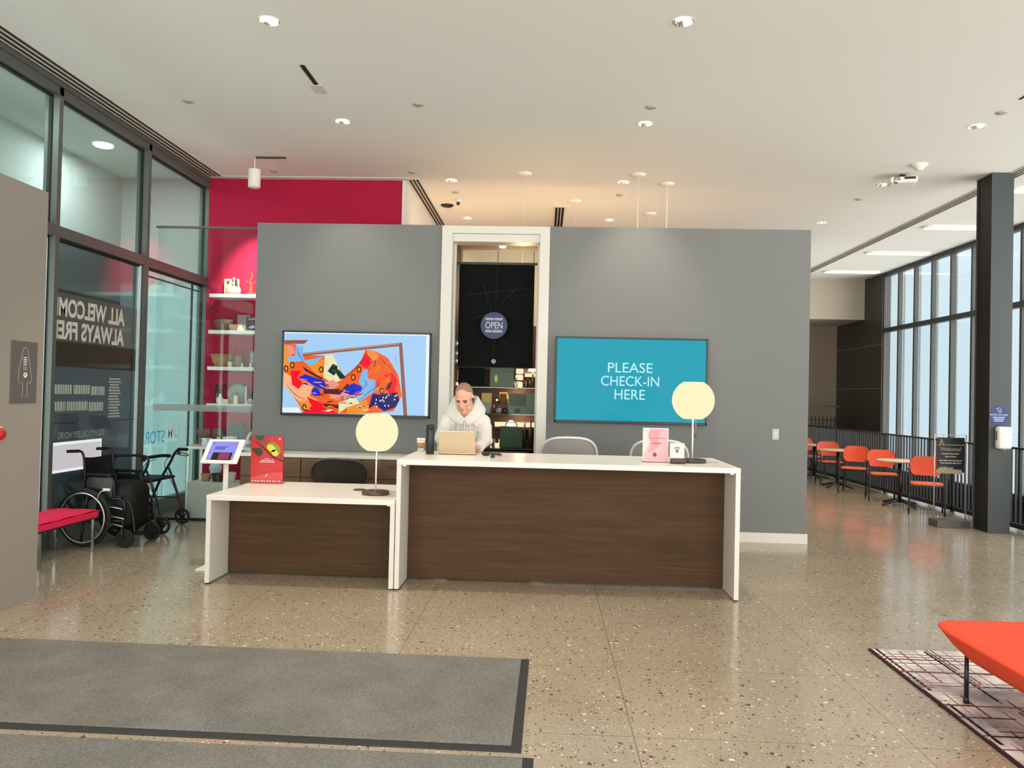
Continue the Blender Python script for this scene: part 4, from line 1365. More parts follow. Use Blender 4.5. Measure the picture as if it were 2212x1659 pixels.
# ------------------------------------------------------------ office chairs
mat('chair_pale', (222, 220, 212), 0.4); mat('mesh_pale', (186, 182, 176), 0.7); mat('chair_smoke', (70, 66, 64), 0.4); mat('mesh_smoke', (66, 58, 54), 0.7)
glass('mesh_pale_net', (190, 186, 180), 0.02, (176, 172, 166), 0.75)
glass('mesh_smoke_net', (90, 84, 80), 0.02, (60, 54, 50), 0.9)
def office_chair(label, loc, rz, seat, back, wide, fm, nm):
    t = thing('office_chair', label, 'chair', loc, rz, 'mesh-back office chairs')
    # local: the back is toward -y (nearest the entrance), sitter faces +y
    w = wide/2
    ring, rows_ = [], []
    n = 28
    zc, hh = seat+0.08+(back-seat-0.08)/2, (back-seat-0.08)/2
    for i in range(n):
        a = 2*math.pi*i/n
        sx_ = math.copysign(abs(math.cos(a))**0.62, math.cos(a)); sz_ = math.copysign(abs(math.sin(a))**0.75, math.sin(a))
        xx = w*sx_*(1.0 if sz_ > -0.2 else 0.90)
        ring.append(Vector((xx, -0.24+0.07*(xx/w)**2-0.05*(sz_-0.2), zc+hh*sz_)))
    m = M(fm); m.tube(ring, 0.014, 10, True); m.build('back_frame', t)
    m = M(nm)
    k = 8
    vs = []
    for r_ in range(k+1):
        f = r_/k
        for p in ring:
            vs.append((p.x*f*0.985, (-0.24-0.05*((p.z-zc)/hh*f-0.2)+0.07*(p.x*f/w)**2), zc+(p.z-zc)*f*0.985))
    fs = []
    for r_ in range(k):
        for i in range(n): fs.append((r_*n+i, r_*n+(i+1) % n, (r_+1)*n+(i+1) % n, (r_+1)*n+i))
    m.add(vs, fs, True); m.build('backrest', t, fix=True)
    m = M(fm); m.tube(cr_spline([(0, -0.21, zc-hh*0.9), (0, -0.19, seat-0.02), (0, -0.02, seat-0.06)], 6), 0.022, 10); m.build('back_support', t)
    m = M(nm); m.prism([(x*1.0, y) for x, y in [(0.25*math.copysign(abs(math.cos(q))**0.5, math.cos(q)), 0.04+0.23*math.copysign(abs(math.sin(q))**0.5, math.sin(q))) for q in [2*math.pi*i/36 for i in range(36)]]], seat-0.025, seat+0.02, smooth=False); m.build('seat', t)
    for s_ in (-1, 1):
        m = M(fm); m.tube(cr_spline([(s_*0.20, -0.1, seat-0.03), (s_*0.30, -0.12, seat+0.06), (s_*0.31, -0.05, seat+0.19), (s_*0.30, 0.15, seat+0.2)], 6), 0.014, 8); m.build('armrest', t)
    m = M('chrome_soft'); m.cyl((0, 0, 0.09), (0, 0, seat-0.03), 0.028, 0.022); m.build('column', t)
    if seat > 0.6:
        m = M('chrome_soft'); m.torus((0, 0, 0.30), 0.22, 0.011, 'z', 36, 8)
        for i in range(3): m.cyl((0, 0, 0.30), (0.22*math.cos(i*2.09), 0.22*math.sin(i*2.09), 0.30), 0.008)
        m.build('foot_ring', t)
    m = M(fm)
    for i in range(5):
        a = i*2*math.pi/5+0.3
        m.tube([(0, 0, 0.11), (0.15*math.cos(a), 0.15*math.sin(a), 0.10), (0.31*math.cos(a), 0.31*math.sin(a), 0.075)], [0.03, 0.022, 0.015], 8)
    m.build('star_base', t)
    for i in range(5):
        a = i*2*math.pi/5+0.3
        m = M('gasket_black'); m.cyl((0.31*math.cos(a)-0.018*math.sin(a), 0.31*math.sin(a)+0.018*math.cos(a), 0.03), (0.31*math.cos(a)+0.018*math.sin(a), 0.31*math.sin(a)-0.018*math.cos(a), 0.03), 0.03); m.cyl((0.31*math.cos(a), 0.31*math.sin(a), 0.03), (0.31*math.cos(a), 0.31*math.sin(a), 0.075), 0.008)
        m.build('caster', t)
    return t
office_chair('white mesh-back stool chair nearest the person at the tall counter', (0.265, 8.32, 0), R(2), 0.74, 1.255, 0.60, 'chair_pale', 'mesh_pale_net')
office_chair('white mesh-back stool chair behind the pink poster', (1.23, 8.32, 0), R(-3), 0.74, 1.250, 0.60, 'chair_pale', 'mesh_pale_net')
office_chair('dark mesh-back office chair tucked in at the low desk', (-2.19, 8.38, 0), R(3), 0.46, 0.965, 0.62, 'chair_smoke', 'mesh_smoke_net')

# ------------------------------------------------------------ tablet kiosk
t = thing('tablet_kiosk', 'white tablet on a floor stand beside the low desk', 'tablet stand', (-3.05, 7.12, 0))
m = M('solid_white'); m.box(-0.135, 0.10, -0.13, 0.15, 0, 0.012, 0.004); m.build('base_plate', t)
m = M('solid_white'); m.cyl((0.07, 0.02, 0.01), (0.07, 0.02, 1.02), 0.024, n=24); m.build('pole', t)
KT = tr(0.055, -0.02, 1.095) @ rotm(0, -1, -6) @ rotm(-38, 0, 0)
m = M('solid_white'); m.box(-0.182, 0.182, -0.014, 0.014, -0.135, 0.135, 0.013, T=KT, seg=3); m.build('case', t)
m = M(emit('tablet_lilac', (152, 150, 238)), emit('tablet_dark', (40, 18, 30)), emit('tablet_plum', (150, 64, 92)), emit('tablet_text', (110, 104, 200)))
def kp(mn, x0, x1, z0, z1, l): m.m(mn).add([KT @ Vector(p) for p in ((x0, -0.0145-0.0004*l, z0), (x1, -0.0145-0.0004*l, z0), (x1, -0.0145-0.0004*l, z1), (x0, -0.0145-0.0004*l, z1))], [(0, 1, 2, 3)])
kp('tablet_lilac', -0.135, 0.135, -0.105, 0.105, 1); kp('tablet_dark', -0.085, 0.11, -0.105, -0.02, 2); kp('tablet_plum', -0.02, 0.09, -0.095, -0.025, 3); kp('tablet_text', -0.085, 0.02, 0.01, 0.05, 2); kp('tablet_text', 0.025, 0.045, 0.035, 0.048, 2); kp('tablet_text', -0.115, -0.1, 0.07, 0.09, 2)
m.build('screen', t, fix=False)

# ------------------------------------------------------------ mats, rug, benches
mat('rubber_black', (44, 44, 43), 0.7)
def floor_mat(label, x0, x1, y0, y1, rz):
    t = thing('entrance_mat', label, 'mat', (x1, y1, 0), rz, 'entrance mats')
    w, d = x1-x0, y1-y0
    m = M('rubber_black'); m.box(-w, 0, -d, 0, 0, 0.006, 0.003); m.build('rubber_border', t)
    m = M('mat_carpet'); m.box(-w+0.06, -0.05, -d+0.06, -0.012, 0.005, 0.011, 0.003); m.build('carpet', t)
floor_mat('grey entrance mat with a black rubber edge, the one closer to the desks', -3.94, -0.058, 3.64, 4.925, R(-0.6))
floor_mat('grey entrance mat with a black rubber edge at the bottom of the view', -3.94, -0.012, 2.30, 3.588, R(-0.4))
m = M('plaid_rug'); m.box(0, 2.6, -3.2, 0, 0, 0.012)
tag(m.build('rug', None, (2.245, 5.37, 0)), 'pale rug with a plaid of maroon lines under the orange bench', 'rug')

def superell(a, b, p, n=48):
    return [(a*math.copysign(abs(math.cos(q))**p, math.cos(q)), b*math.copysign(abs(math.sin(q))**p, math.sin(q))) for q in [2*math.pi*i/n for i in range(n)]]
t = thing('bench', 'orange upholstered bench with thin black legs on the plaid rug', 'bench', (3.02, 3.62, 0.012), R(1))
m = M(mat('wool_orange', (238, 86, 62), 0.9, spec=0.15, bump=0.06, vscale=200))
def bench_rings(lst):
    out = []
    for sc_, z in lst:
        k = 1.0-sc_
        out.append([Vector((x, y, z)) for x, y in superell(0.755-k*0.72, 0.985-k*0.72, 0.16+0.04*k)])
    return out
m.loft(bench_rings(((0.80, 0.268), (0.85, 0.272), (0.92, 0.325), (0.975, 0.385), (0.992, 0.402))), cap=True)
m.loft(bench_rings(((0.992, 0.402), (1.0, 0.409), (0.997, 0.418), (0.985, 0.425), (0.93, 0.431), (0.6, 0.434), (0.2, 0.434))), cap=True)
m.build('seat', t, fix=False)
for x, y in ((-0.60, 0.84), (0.60, 0.84), (-0.60, -0.84), (0.60, -0.84)):
    q = M(mat('leg_black', (26, 24, 26), 0.4)); q.cyl((x, y, 0.0), (x, y, 0.275), 0.013, 0.011, 16); q.lathe([(0, 0), (0.017, 0), (0.013, 0.04)], 16, (x, y, 0)); q.build('leg', t)

t = thing('bench', 'crimson tufted bench with chrome legs behind the taupe wall', 'bench', (-4.755, 6.70, 0))
m = M(mat('wool_crimson', (240, 48, 92), 0.85, spec=0.15, bump=0.08, vscale=160))
nx, ny = 14, 52
X_h, Y_h = 0.222, 1.02
vs, fs = [], []
for j in range(ny+1):
    for i in range(nx+1):
        u, v = i/nx*2-1, j/ny*2-1
        x, y = u*X_h, v*Y_h
        edge = 1-max(abs(u)**10, abs(v)**24)*0.35
        tuft = -0.006*(math.cos(x*2*math.pi/0.222)*0.5+0.5)*(math.cos(y*2*math.pi/0.34)*0.5+0.5)
        vs.append((x, y, 0.385+0.05*edge+tuft))
for j in range(ny):
    for i in range(nx): fs.append((j*(nx+1)+i, j*(nx+1)+i+1, (j+1)*(nx+1)+i+1, (j+1)*(nx+1)+i))
m.add(vs, fs, True)
m.box(-X_h, X_h, -Y_h, Y_h, 0.345, 0.405, 0.008); m.build('seat', t)
m = M('trouser_dark'); m.box(-0.2, 0.2, -0.98, 0.98, 0.325, 0.345); m.build('seat_frame', t)
for x, y in ((-0.195, 0.97), (0.195, 0.97), (-0.195, 0.14), (0.195, 0.14), (-0.195, -0.90), (0.195, -0.90)):
    q = M('chrome_soft'); q.box(x-0.012, x+0.012, y-0.012, y+0.012, 0, 0.33, 0.002); q.build('leg', t)

# restroom-style plaque on the taupe wall
t = thing('wall_plaque', 'grey plaque with a white spear-shaped outline on the taupe wall', 'plaque', (-3.97, 5.70, 1.775))
m = M(mat('plaque_grey', (92, 88, 84), 0.6)); m.box(0, 0.008, -0.145, 0.147, -0.235, 0.235, 0.003); m.build('board', t)
m = M(mat('line_pale', (168, 162, 156), 0.6))
def wy(u, v): return (0.0095, -0.145+0.292*u, 0.235-0.47*v)      # u along the wall, v down
pts = [(0.5, 0.095), (0.42, 0.14), (0.36, 0.28), (0.28, 0.46), (0.27, 0.62), (0.32, 0.685), (0.40, 0.66), (0.44, 0.72), (0.44, 0.83), (0.38, 0.895), (0.66, 0.895), (0.62, 0.83), (0.60, 0.70), (0.64, 0.65), (0.72, 0.69), (0.78, 0.62), (0.72, 0.42), (0.64, 0.25), (0.58, 0.13)]
m.tube([wy(*p) for p in pts], 0.0022, 5, True); m.build('outline', t)
m = M('print_white')
for k, v in enumerate((0.255, 0.29, 0.325, 0.362)): m.box(0.008, 0.0092, -0.145+0.292*0.45, -0.145+0.292*0.58, 0.235-0.47*(v+0.016), 0.235-0.47*v)
m.m('line_pale')
for v in (0.40, 0.425, 0.45): m.box(0.008, 0.0092, -0.145+0.292*0.44, -0.145+0.292*0.60, 0.235-0.47*(v+0.012), 0.235-0.47*v)
m.m('print_white').torus((0.009, -0.145+0.292*0.53, 0.235-0.47*0.545), 0.016, 0.004, 'x', 16, 5); m.tube([wy(0.5, 0.59), wy(0.58, 0.52)], 0.003, 5)
m.build('lettering', t)
t = thing('alarm_button', 'red round alarm button on the taupe wall at the picture edge', 'alarm', (-3.97, 5.455, 1.315))
m = M(mat('alarm_red', (190, 24, 36), 0.4)); m.lathe([(0, 0.04), (0.03, 0.036), (0.045, 0.02), (0.05, 0)], 24, T=rotm(0, 90, 0)); m.build('button', t)
m = M('trim_white'); m.lathe([(0, 0.008), (0.056, 0.008), (0.056, 0)], 24, T=rotm(0, 90, 0)); m.build('backplate', t)

# ------------------------------------------------------------ wheelchair (front is +x)
mat('tube_black', (18, 18, 20), 0.4); mat('vinyl_black', (15, 15, 16), 0.6, spec=0.3); mat('tyre_black', (26, 26, 27), 0.75)
mat('rim_silver', (205, 206, 208), 0.3, 0.8)
t = thing('wheelchair', 'black folding wheelchair with silver hand rims by the glass wall', 'wheelchair', (-4.745, 8.165, 0), R(-7))
WW = 0.29
for s_ in (-1, 1):
    y = s_*WW
    m = M('tyre_black'); m.torus((0, y, 0.305), 0.288, 0.019, 'y', 56, 10); wh = m.build('rear_wheel', t)
    m = M('rim_silver'); m.torus((0, y+s_*0.035, 0.305), 0.258, 0.0085, 'y', 56, 8); m.build('hand_rim', wh)
    m = M('tube_black'); m.torus((0, y, 0.305), 0.268, 0.012, 'y', 48, 8); m.cyl((0, y-0.035, 0.305), (0, y+0.035, 0.305), 0.032)
    for k in range(6):
        a = k*math.pi/3+0.4
        m.tube([(0.02*math.cos(a), y, 0.305+0.02*math.sin(a)), (0.262*math.cos(a), y, 0.305+0.262*math.sin(a))], [0.015, 0.011], 6)
    m.build('spokes', wh)
    y2 = s_*0.225
    m = M('tyre_black'); m.cyl((0.43, y2-0.015, 0.095), (0.43, y2+0.015, 0.095), 0.095, n=32); cs = m.build('caster', t)
    m = M('tube_black'); m.tube([(0.43, y2+s_*0.028, 0.095), (0.40, y2+s_*0.028, 0.19), (0.40, y2, 0.205), (0.40, y2, 0.30)], 0.011, 8); m.tube([(0.43, y2-s_*0.028, 0.095), (0.40, y2-s_*0.028, 0.19), (0.40, y2, 0.205)], 0.009, 8); m.build('caster_fork', cs)
    m = M('tube_black')
    m.tube(cr_spline([(-0.26, y2, 0.985), (-0.13, y2, 0.99), (-0.085, y2, 0.95), (-0.07, y2, 0.85)], 6)+[Vector((-0.02, y2, 0.30))], 0.0125, 10)
    m.tube([(-0.06, y2, 0.505), (0.36, y2, 0.505), (0.41, y2, 0.48), (0.42, y2, 0.30)], 0.0125, 10); m.tube([(-0.02, y2, 0.275), (0.42, y2, 0.275)], 0.0125, 10)
    m.build('side_frame', t)
    m = M('vinyl_black'); m.tube([(-0.275, y2, 0.982), (-0.14, y2, 0.99)], 0.0175, 10); m.build('push_handle', t)
    m = M('vinyl_black'); m.box(-0.04, 0.27, y2-0.03, y2+0.03, 0.735, 0.765, 0.012, seg=3); ar = m.build('armrest', t)
    m = M('tube_black'); m.tube(cr_spline([(-0.03, y2, 0.51), (-0.02, y2, 0.735)], 2), 0.01, 8); m.tube(cr_spline([(0.20, y2, 0.735), (0.27, y2, 0.71), (0.29, y2, 0.60), (0.29, y2, 0.51)], 5), 0.01, 8); m.box(-0.02, 0.27, y2-0.003, y2+0.003, 0.52, 0.72); m.build('arm_frame', ar)
    m = M('tube_black'); m.tube(cr_spline([(0.40, y2*0.9, 0.49), (0.45, y2*0.85, 0.45), (0.48, y2*0.8, 0.34), (0.51, y2*0.8, 0.15)], 6), 0.011, 8); lr = m.build('leg_rest', t)
    m = M('vinyl_black'); m.box(0.47, 0.60, min(y2*0.8, 0.02*s_), max(y2*0.8, 0.02*s_), 0.13, 0.145, 0.005); m.build('footplate', lr)
    m = M('rim_silver'); m.tube(cr_spline([(0.16, y+s_*0.02, 0.50), (0.20, y+s_*0.03, 0.58), (0.27, y+s_*0.03, 0.60)], 5), 0.006, 6); m.build('brake_lever', t)
m = M('vinyl_black')
rr = []
for z, x in ((0.47, -0.03), (0.60, -0.055), (0.78, -0.075), (0.93, -0.09)):
    sag = 0.03 if z < 0.9 else 0.035
    rr.append([(x-0.035*(1-(2*i/10-1)**2), -0.225+0.45*i/10, z-(0.02*(1-(2*i/10-1)**2) if z > 0.9 else 0)) for i in range(11)])
for a, b in zip(rr[:-1], rr[1:]):
    for i in range(10): m.add([a[i], a[i+1], b[i+1], b[i]], [(0, 1, 2, 3)], True)
    for i in range(10): m.add([(p[0]+0.012, p[1], p[2]) for p in (a[i], a[i+1], b[i+1], b[i])], [(0, 1, 2, 3)], True)
m.build('backrest', t)
m = M('vinyl_black'); m.box(-0.06, 0.37, -0.215, 0.215, 0.495, 0.545, 0.015, seg=3); m.build('seat', t)
m = M('tube_black'); m.tube([(0.15, -0.225, 0.275), (0.15, 0.225, 0.495)], 0.012, 8); m.tube([(0.18, 0.225, 0.275), (0.18, -0.225, 0.495)], 0.012, 8); m.cyl((0, -0.29, 0.305), (0, 0.29, 0.305), 0.012); m.build('cross_brace', t)
m = M('print_white'); m.box(0.16, 0.245, -0.232, -0.229, 0.585, 0.61); m.build('maker_plate', t)
m = M('vinyl_black'); m.box(0.03, 0.47, -0.2, 0.2, 0.15, 0.68, 0.13, seg=4); m.build('stowed_bag', t)
m = M('rim_silver')
for z, x0, x1 in ((0.40, 0.20, 0.40), (0.30, 0.22, 0.42), (0.22, 0.24, 0.40)): m.tube(cr_spline([(x0, -0.235, z-0.03), (x0+0.05, -0.245, z+0.02), (x1, -0.235, z)], 5), 0.008, 6)
m.build('hinge_hardware', t)

# ------------------------------------------------------------ rollator walker (user side is +x)
mat('frame_navy', (20, 24, 30), 0.35)
t = thing('rollator', 'dark navy rollator walker with a seat standing behind the wheelchair', 'walker', (-4.57, 9.02, 0))
def wheel(par, x, y, r, nm):
    m = M('tyre_black'); m.torus((x, y, r), r-0.016, 0.016, 'y', 32, 8); w_ = m.build(nm, par)
    m = M('tube_black'); m.cyl((x, y-0.016, r), (x, y+0.016, r), 0.03)
    for k in range(3):
        a = k*2.094+0.5
        m.tube([(x, y, r), (x+(r-0.016)*math.cos(a), y, r+(r-0.016)*math.sin(a))], 0.014, 6)
    m.build('hub', w_)
for s_, xr in ((-1, 0.22), (1, 0.13)):
    y = s_*0.34
    hx = xr
    m = M('frame_navy')
    if s_ > 0:
        m.tube(cr_spline([(hx+0.03, y, 0.925), (hx-0.06, y, 0.925), (hx-0.12, y, 0.87), (hx-0.17, y, 0.76), (hx-0.30, y, 0.52), (hx-0.42, y, 0.21)], 6), 0.0155, 10)
    else:
        m.tube(cr_spline([(hx-0.70, y, 0.87), (hx-0.55, y, 0.885), (hx-0.22, y, 0.885), (hx-0.20, y, 0.76), (hx-0.33, y, 0.52), (hx-0.44, y, 0.21)], 6), 0.0155, 10)
    m.tube(cr_spline([(hx-0.20, y, 0.72), (hx-0.13, y, 0.55), (hx-0.03, y, 0.26), (hx-0.005, y, 0.12)], 6), 0.014, 10)
    m.tube([(hx-0.33, y, 0.33), (hx-0.06, y, 0.33)], 0.008, 8)
    m.build('side_frame', t)
    m = M('vinyl_black')
    if s_ > 0: m.tube([(hx+0.045, y, 0.924), (hx-0.075, y, 0.924)], 0.02, 10)
    else: m.tube([(hx-0.72, y, 0.865), (hx-0.56, y, 0.885)], 0.02, 10)
    m.build('hand_grip', t)
    m = M('tube_black')
    if s_ > 0:
        m.box(hx-0.085, hx-0.05, y-0.016, y+0.016, 0.855, 0.92, 0.008); m.tube(cr_spline([(hx-0.06, y, 0.885), (hx+0.03, y, 0.870), (hx+0.055, y, 0.852), (hx+0.02, y, 0.845), (hx-0.06, y, 0.858)], 5), 0.006, 6)
    else:
        m.tube(cr_spline([(hx-0.55, y, 0.87), (hx-0.60, y, 0.80), (hx-0.58, y, 0.70), (hx-0.50, y, 0.66), (hx-0.42, y, 0.68)], 5), 0.006, 6)
    m.build('brake_lever', t)
    m = M('tube_black'); m.tube(cr_spline([(hx-0.09, y, 0.86), (hx-0.22, y+0.01, 0.80), (hx-0.24, y+0.01, 0.68), (hx-0.12, y+0.01, 0.46), (hx-0.02, y+0.01, 0.2)], 6), 0.004, 6); m.build('brake_cable', t)
    wheel(t, hx, y, 0.098, 'rear_wheel'); wheel(t, hx-0.46, y, 0.098, 'front_wheel')
    m = M('tube_black'); m.box(hx-0.03, hx+0.015, y-0.03, y+0.03, 0.10, 0.17, 0.012); m.box(hx-0.475, hx-0.43, y-0.03, y+0.03, 0.10, 0.22, 0.012); m.build('wheel_fork', t)
m = M('vinyl_black'); m.box(-0.30, 0.04, -0.32, 0.32, 0.575, 0.605, 0.012, seg=3); m.build('seat', t)
m = M('frame_navy'); m.cyl((-0.14, -0.34, 0.56), (-0.14, 0.34, 0.56), 0.012); m.cyl((-0.24, -0.34, 0.33), (-0.24, 0.34, 0.33), 0.009); m.build('cross_bar', t)
m = M('vinyl_black'); m.tube(cr_spline([(-0.02, -0.33, 0.84), (-0.09, -0.2, 0.85), (-0.09, 0.2, 0.85), (-0.04, 0.33, 0.84)], 6), 0.02, 8); m.build('back_strap', t)
m = M('tube_black')
for k in range(6): m.tube([(-0.32+0.05*k, -0.2, 0.55), (-0.32+0.05*k, -0.2, 0.36), (-0.32+0.05*k, 0.2, 0.36), (-0.32+0.05*k, 0.2, 0.55)], 0.0025, 5)
m.build('wire_basket', t)

# ------------------------------------------------------------ cafe side: railing, tables, chairs
t = thing('balcony_railing', 'long dark steel railing of flat pickets along the cafe edge', 'railing', (6.45, 0, 0))
m = M('steel_dark'); m.box(-0.035, 0.035, 10.0, 19.6, 1.105, 1.13); m.build('top_rail', t)
m = M('steel_dark'); m.box(-0.02, 0.02, 10.0, 19.6, 0.035, 0.10); m.build('bottom_rail', t)
p0_ = None
for k in range(92):
    y = 10.04+0.1055*k
    if p0_ is None:
        m = M(mat('picket_grey', (46, 51, 55), 0.5)); m.box(-0.0145, 0.0145, -0.006, 0.006, 0.09, 1.11); p0_ = m.build('picket', t, (0, y, 0))
    else:
        c_ = p0_.copy(); COL.objects.link(c_); c_.parent = t; c_.location = (0, y, 0)
for y in (10.1, 12.4, 14.8, 17.2, 19.5):
    m = M('steel_dark'); m.box(-0.02, 0.02, y-0.02, y+0.02, 0, 1.11); m.build('post', t)
t = thing('stair_railing', 'dark stair railing with thin pickets in front of the far wall', 'railing', (0, 20.6, 0))
m = M('steel_dark'); m.box(6.4, 8.0, -0.02, 0.02, 1.22, 1.235)
for k in range(16): m.box(6.45+0.1*k, 6.462+0.1*k, -0.012, 0.012, 0.0, 1.32)
m.build('pickets', t)
t = thing('high_table', 'dark high table standing at the far wall beyond the railing', 'table', (6.55, 20.2, 0))
m = M(mat('dark_brown', (46, 32, 24), 0.5)); m.box(-0.55, 1.0, -0.3, 0.3, 1.57, 1.61, 0.004); m.build('tabletop', t)
for x in (-0.45, 0.12):
    m = M('steel_dark'); m.box(x-0.07, x+0.07, -0.2, 0.2, 0, 1.57); m.build('leg', t)

mat('picket_grey', (46, 51, 55), 0.5); mat('chair_orange', (236, 92, 58), 0.5); mat('seat_orange', (244, 116, 80), 0.5)
def cafe_chair(label, loc, rz):
    t = thing('cafe_chair', label, 'chair', loc, rz, 'orange cafe chairs')
    # local: sitter faces -y
    m = M('seat_orange')
    m.prism([(x, y) for x, y in superell(0.225, 0.215, 0.35, 32)], 0.455, 0.475)
    for i in range(0): pass
    m.build('seat', t)
    m = M('chair_orange')
    nx, nz = 12, 8
    for off, flip in ((0.0, 1), (0.012, -1)):
        vs, fs = [], []
        for j in range(nz+1):
            for i in range(nx+1):
                u, v = i/nx*2-1, j/nz*2-1
                k = (1-abs(v)**4*0.10*abs(u)**2)
                uu = u*(1-0.5*max(0, abs(v)-0.6)*abs(u)**3)
                vs.append((uu*0.225, 0.205+0.05*(v+1)/2-0.05*u*u+off, 0.72+0.148*v*(1-0.35*max(0, abs(u)-0.65)*abs(v))))
        for j in range(nz):
            for i in range(nx): fs.append((j*(nx+1)+i, j*(nx+1)+i+1, (j+1)*(nx+1)+i+1, (j+1)*(nx+1)+i))
        m.add(vs, fs, True)
    m.build('backrest', t, fix=False)
    for s_ in (-1, 1):
        m = M('leg_black'); m.tube(cr_spline([(s_*0.245, -0.215, 0), (s_*0.238, -0.20, 0.44), (s_*0.245, -0.17, 0.62), (s_*0.245, -0.05, 0.665), (s_*0.242, 0.16, 0.67)], 5), 0.0135, 8); m.build('front_leg', t)
        m = M('leg_black'); m.tube([(s_*0.235, 0.25, 0), (s_*0.225, 0.20, 0.45), (s_*0.215, 0.225, 0.82)], 0.0135, 8); m.build('rear_leg', t)
        m = M('leg_black'); m.box(s_*0.245-0.022, s_*0.245+0.022, -0.10, 0.17, 0.668, 0.682, 0.006); m.build('armrest', t)
    m = M('leg_black'); m.box(-0.235, 0.235, -0.205, 0.21, 0.425, 0.457, 0.006); m.build('seat_frame', t)
    return t
c3 = cafe_chair('orange cafe chair behind the nearer round table, facing the entrance', (5.93, 13.70, 0), R(-14))
dup(c3, (5.95, 12.20, 0), R(-24), 'orange cafe chair nearest the welcome sign, partly behind it')
dup(c3, (5.95, 16.2, 0), R(-5), 'orange cafe chair behind the farther round table')
dup(c3, (5.86, 14.74, 0), R(-30), 'orange cafe chair between the two round tables')
dup(c3, (6.05, 17.75, 0), R(20), 'orange cafe chair cut off by the partition edge')
def cafe_table(label, loc, rz, r):
    t = thing('cafe_table', label, 'table', loc, rz, 'small round cafe tables')
    m = M('light_oak'); m.lathe([(0, 0.728), (r-0.02, 0.728), (r, 0.736), (r, 0.752), (r-0.004, 0.757), (0, 0.757)], 48); m.build('tabletop', t)
    m = M('leg_black'); m.cyl((0, 0, 0.06), (0, 0, 0.72), 0.03); m.box(-0.17, 0.17, -0.02, 0.02, 0.71, 0.728); m.box(-0.02, 0.02, -0.17, 0.17, 0.71, 0.728); m.build('pedestal', t)
    for k in range(4):
        a = k*math.pi/2
        m = M('leg_black'); m.tube([(0, 0, 0.09), (0.12*math.cos(a), 0.12*math.sin(a), 0.075), (0.34*math.cos(a), 0.34*math.sin(a), 0.022)], [0.03, 0.024, 0.02], 8); m.build('foot', t)
    return t
t1 = cafe_table('round oak cafe table nearest the welcome sign', (5.93, 13.05, 0), R(20), 0.36)
dup(t1, (5.86, 15.56, 0), R(35), 'round oak cafe table second from the welcome sign')
dup(t1, (5.98, 17.25, 0), R(10), 'round oak cafe table showing only its rim past the partition')

t = thing('welcome_sign', 'black welcome sign hung in a silver frame with a heavy base', 'sign', (5.66, 10.95, 0))
m = M('rim_silver'); m.tube([(-0.215, 0, 0.06), (-0.215, 0, 1.275), (0.215, 0, 1.275), (0.215, 0, 0.06)], 0.009, 8); m.build('frame', t)
m = M(mat('base_steel', (92, 90, 86), 0.4, 0.3)); m.box(-0.225, 0.225, -0.13, 0.13, 0, 0.10, 0.004); m.build('base', t)
m = M('tube_black', mat('sign_gold', (176, 166, 96), 0.5), mat('sign_grey', (176, 172, 160), 0.5), mat('sign_stone', (158, 156, 128), 0.6))
m.m('tube_black').box(-0.185, 0.19, -0.006, 0.006, 0.75, 1.235)
m.m('sign_gold').text('A', front(-0.125, -0.007, 1.175), h=0.075, w=0.06); m.box(-0.185, 0.19, -0.0075, -0.006, 1.128, 1.136)
m.m('sign_grey').text('Welcome!', front(0.0, -0.007, 1.075), w=0.28, h=0.055)
random.seed(5)
for z, w_ in ((1.01, 0.24), (0.97, 0.15), (0.915, 0.31), (0.88, 0.28), (0.81, 0.08)):
    x = -w_/2
    while x < w_/2:
        d = random.uniform(0.02, 0.06); m.box(x, min(x+d, w_/2), -0.0072, -0.006, z-0.008, z+0.008); x += d+0.008
m.m('sign_stone').add([(-0.2, -0.008, 0.765), (-0.16, -0.008, 0.815), (-0.06, -0.008, 0.83), (-0.03, -0.008, 0.80), (0.15, -0.008, 0.79), (0.165, -0.008, 0.73), (-0.03, -0.008, 0.735), (-0.18, -0.008, 0.74)], [list(range(8))])
m.build('panel', t, fix=False)
m = M('rim_silver')
for x in (-0.1, 0.11): m.cyl((x, 0, 1.23), (x, 0, 1.275), 0.003)
m.build('hook', t)

m = M(mat('decal_navy', (38, 56, 116), 0.5), mat('decal_lilac', (196, 206, 244), 0.5))
m.m('decal_navy').prism([(0.126*math.cos(2*math.pi*i/48), 0.138*math.sin(2*math.pi*i/48)) for i in range(48)], 0, 0.001, T=front(0, 0, 0))
m.m('decal_lilac').text('SANITIZE YOUR HANDS', front(0, -0.0015, 0.012), w=0.235, h=0.024)
for z, w_ in ((-0.022, 0.16), (-0.046, 0.135), (-0.07, 0.12)): m.box(-w_/2, w_/2, -0.0016, -0.0012, z-0.005, z+0.005)
m.tube([(-0.03, -0.002, 0.095), (0.012, -0.002, 0.105), (0.018, -0.002, 0.085), (0.03, -0.002, 0.08), (0.03, -0.002, 0.045), (0.0, -0.002, 0.045), (-0.008, -0.002, 0.065), (-0.03, -0.002, 0.085)], 0.004, 5, True); m.tube([(0.002, -0.002, 0.078), (0.014, -0.002, 0.065), (0.008, -0.002, 0.055)], 0.003, 5)
tag(m.build('round_sticker', None, (6.03, 10.463, 1.56), fix=False), 'blue round hand-sanitizing sticker on the dark column', 'sticker')
t = thing('sanitizer_dispenser', 'white sanitizer dispenser mounted on the dark column', 'dispenser', (6.062, 10.465, 1.27))
m = M(mat('plastic_white', (228, 228, 226), 0.35))
m.box(-0.088, 0.088, -0.11, 0.0, -0.148, 0.148, 0.03, seg=4); m.build('housing', t)
m = M(mat('window_grey', (120, 122, 122), 0.4)); m.box(-0.0885, -0.086, -0.07, -0.03, -0.03, 0.09); m.build('level_window', t)
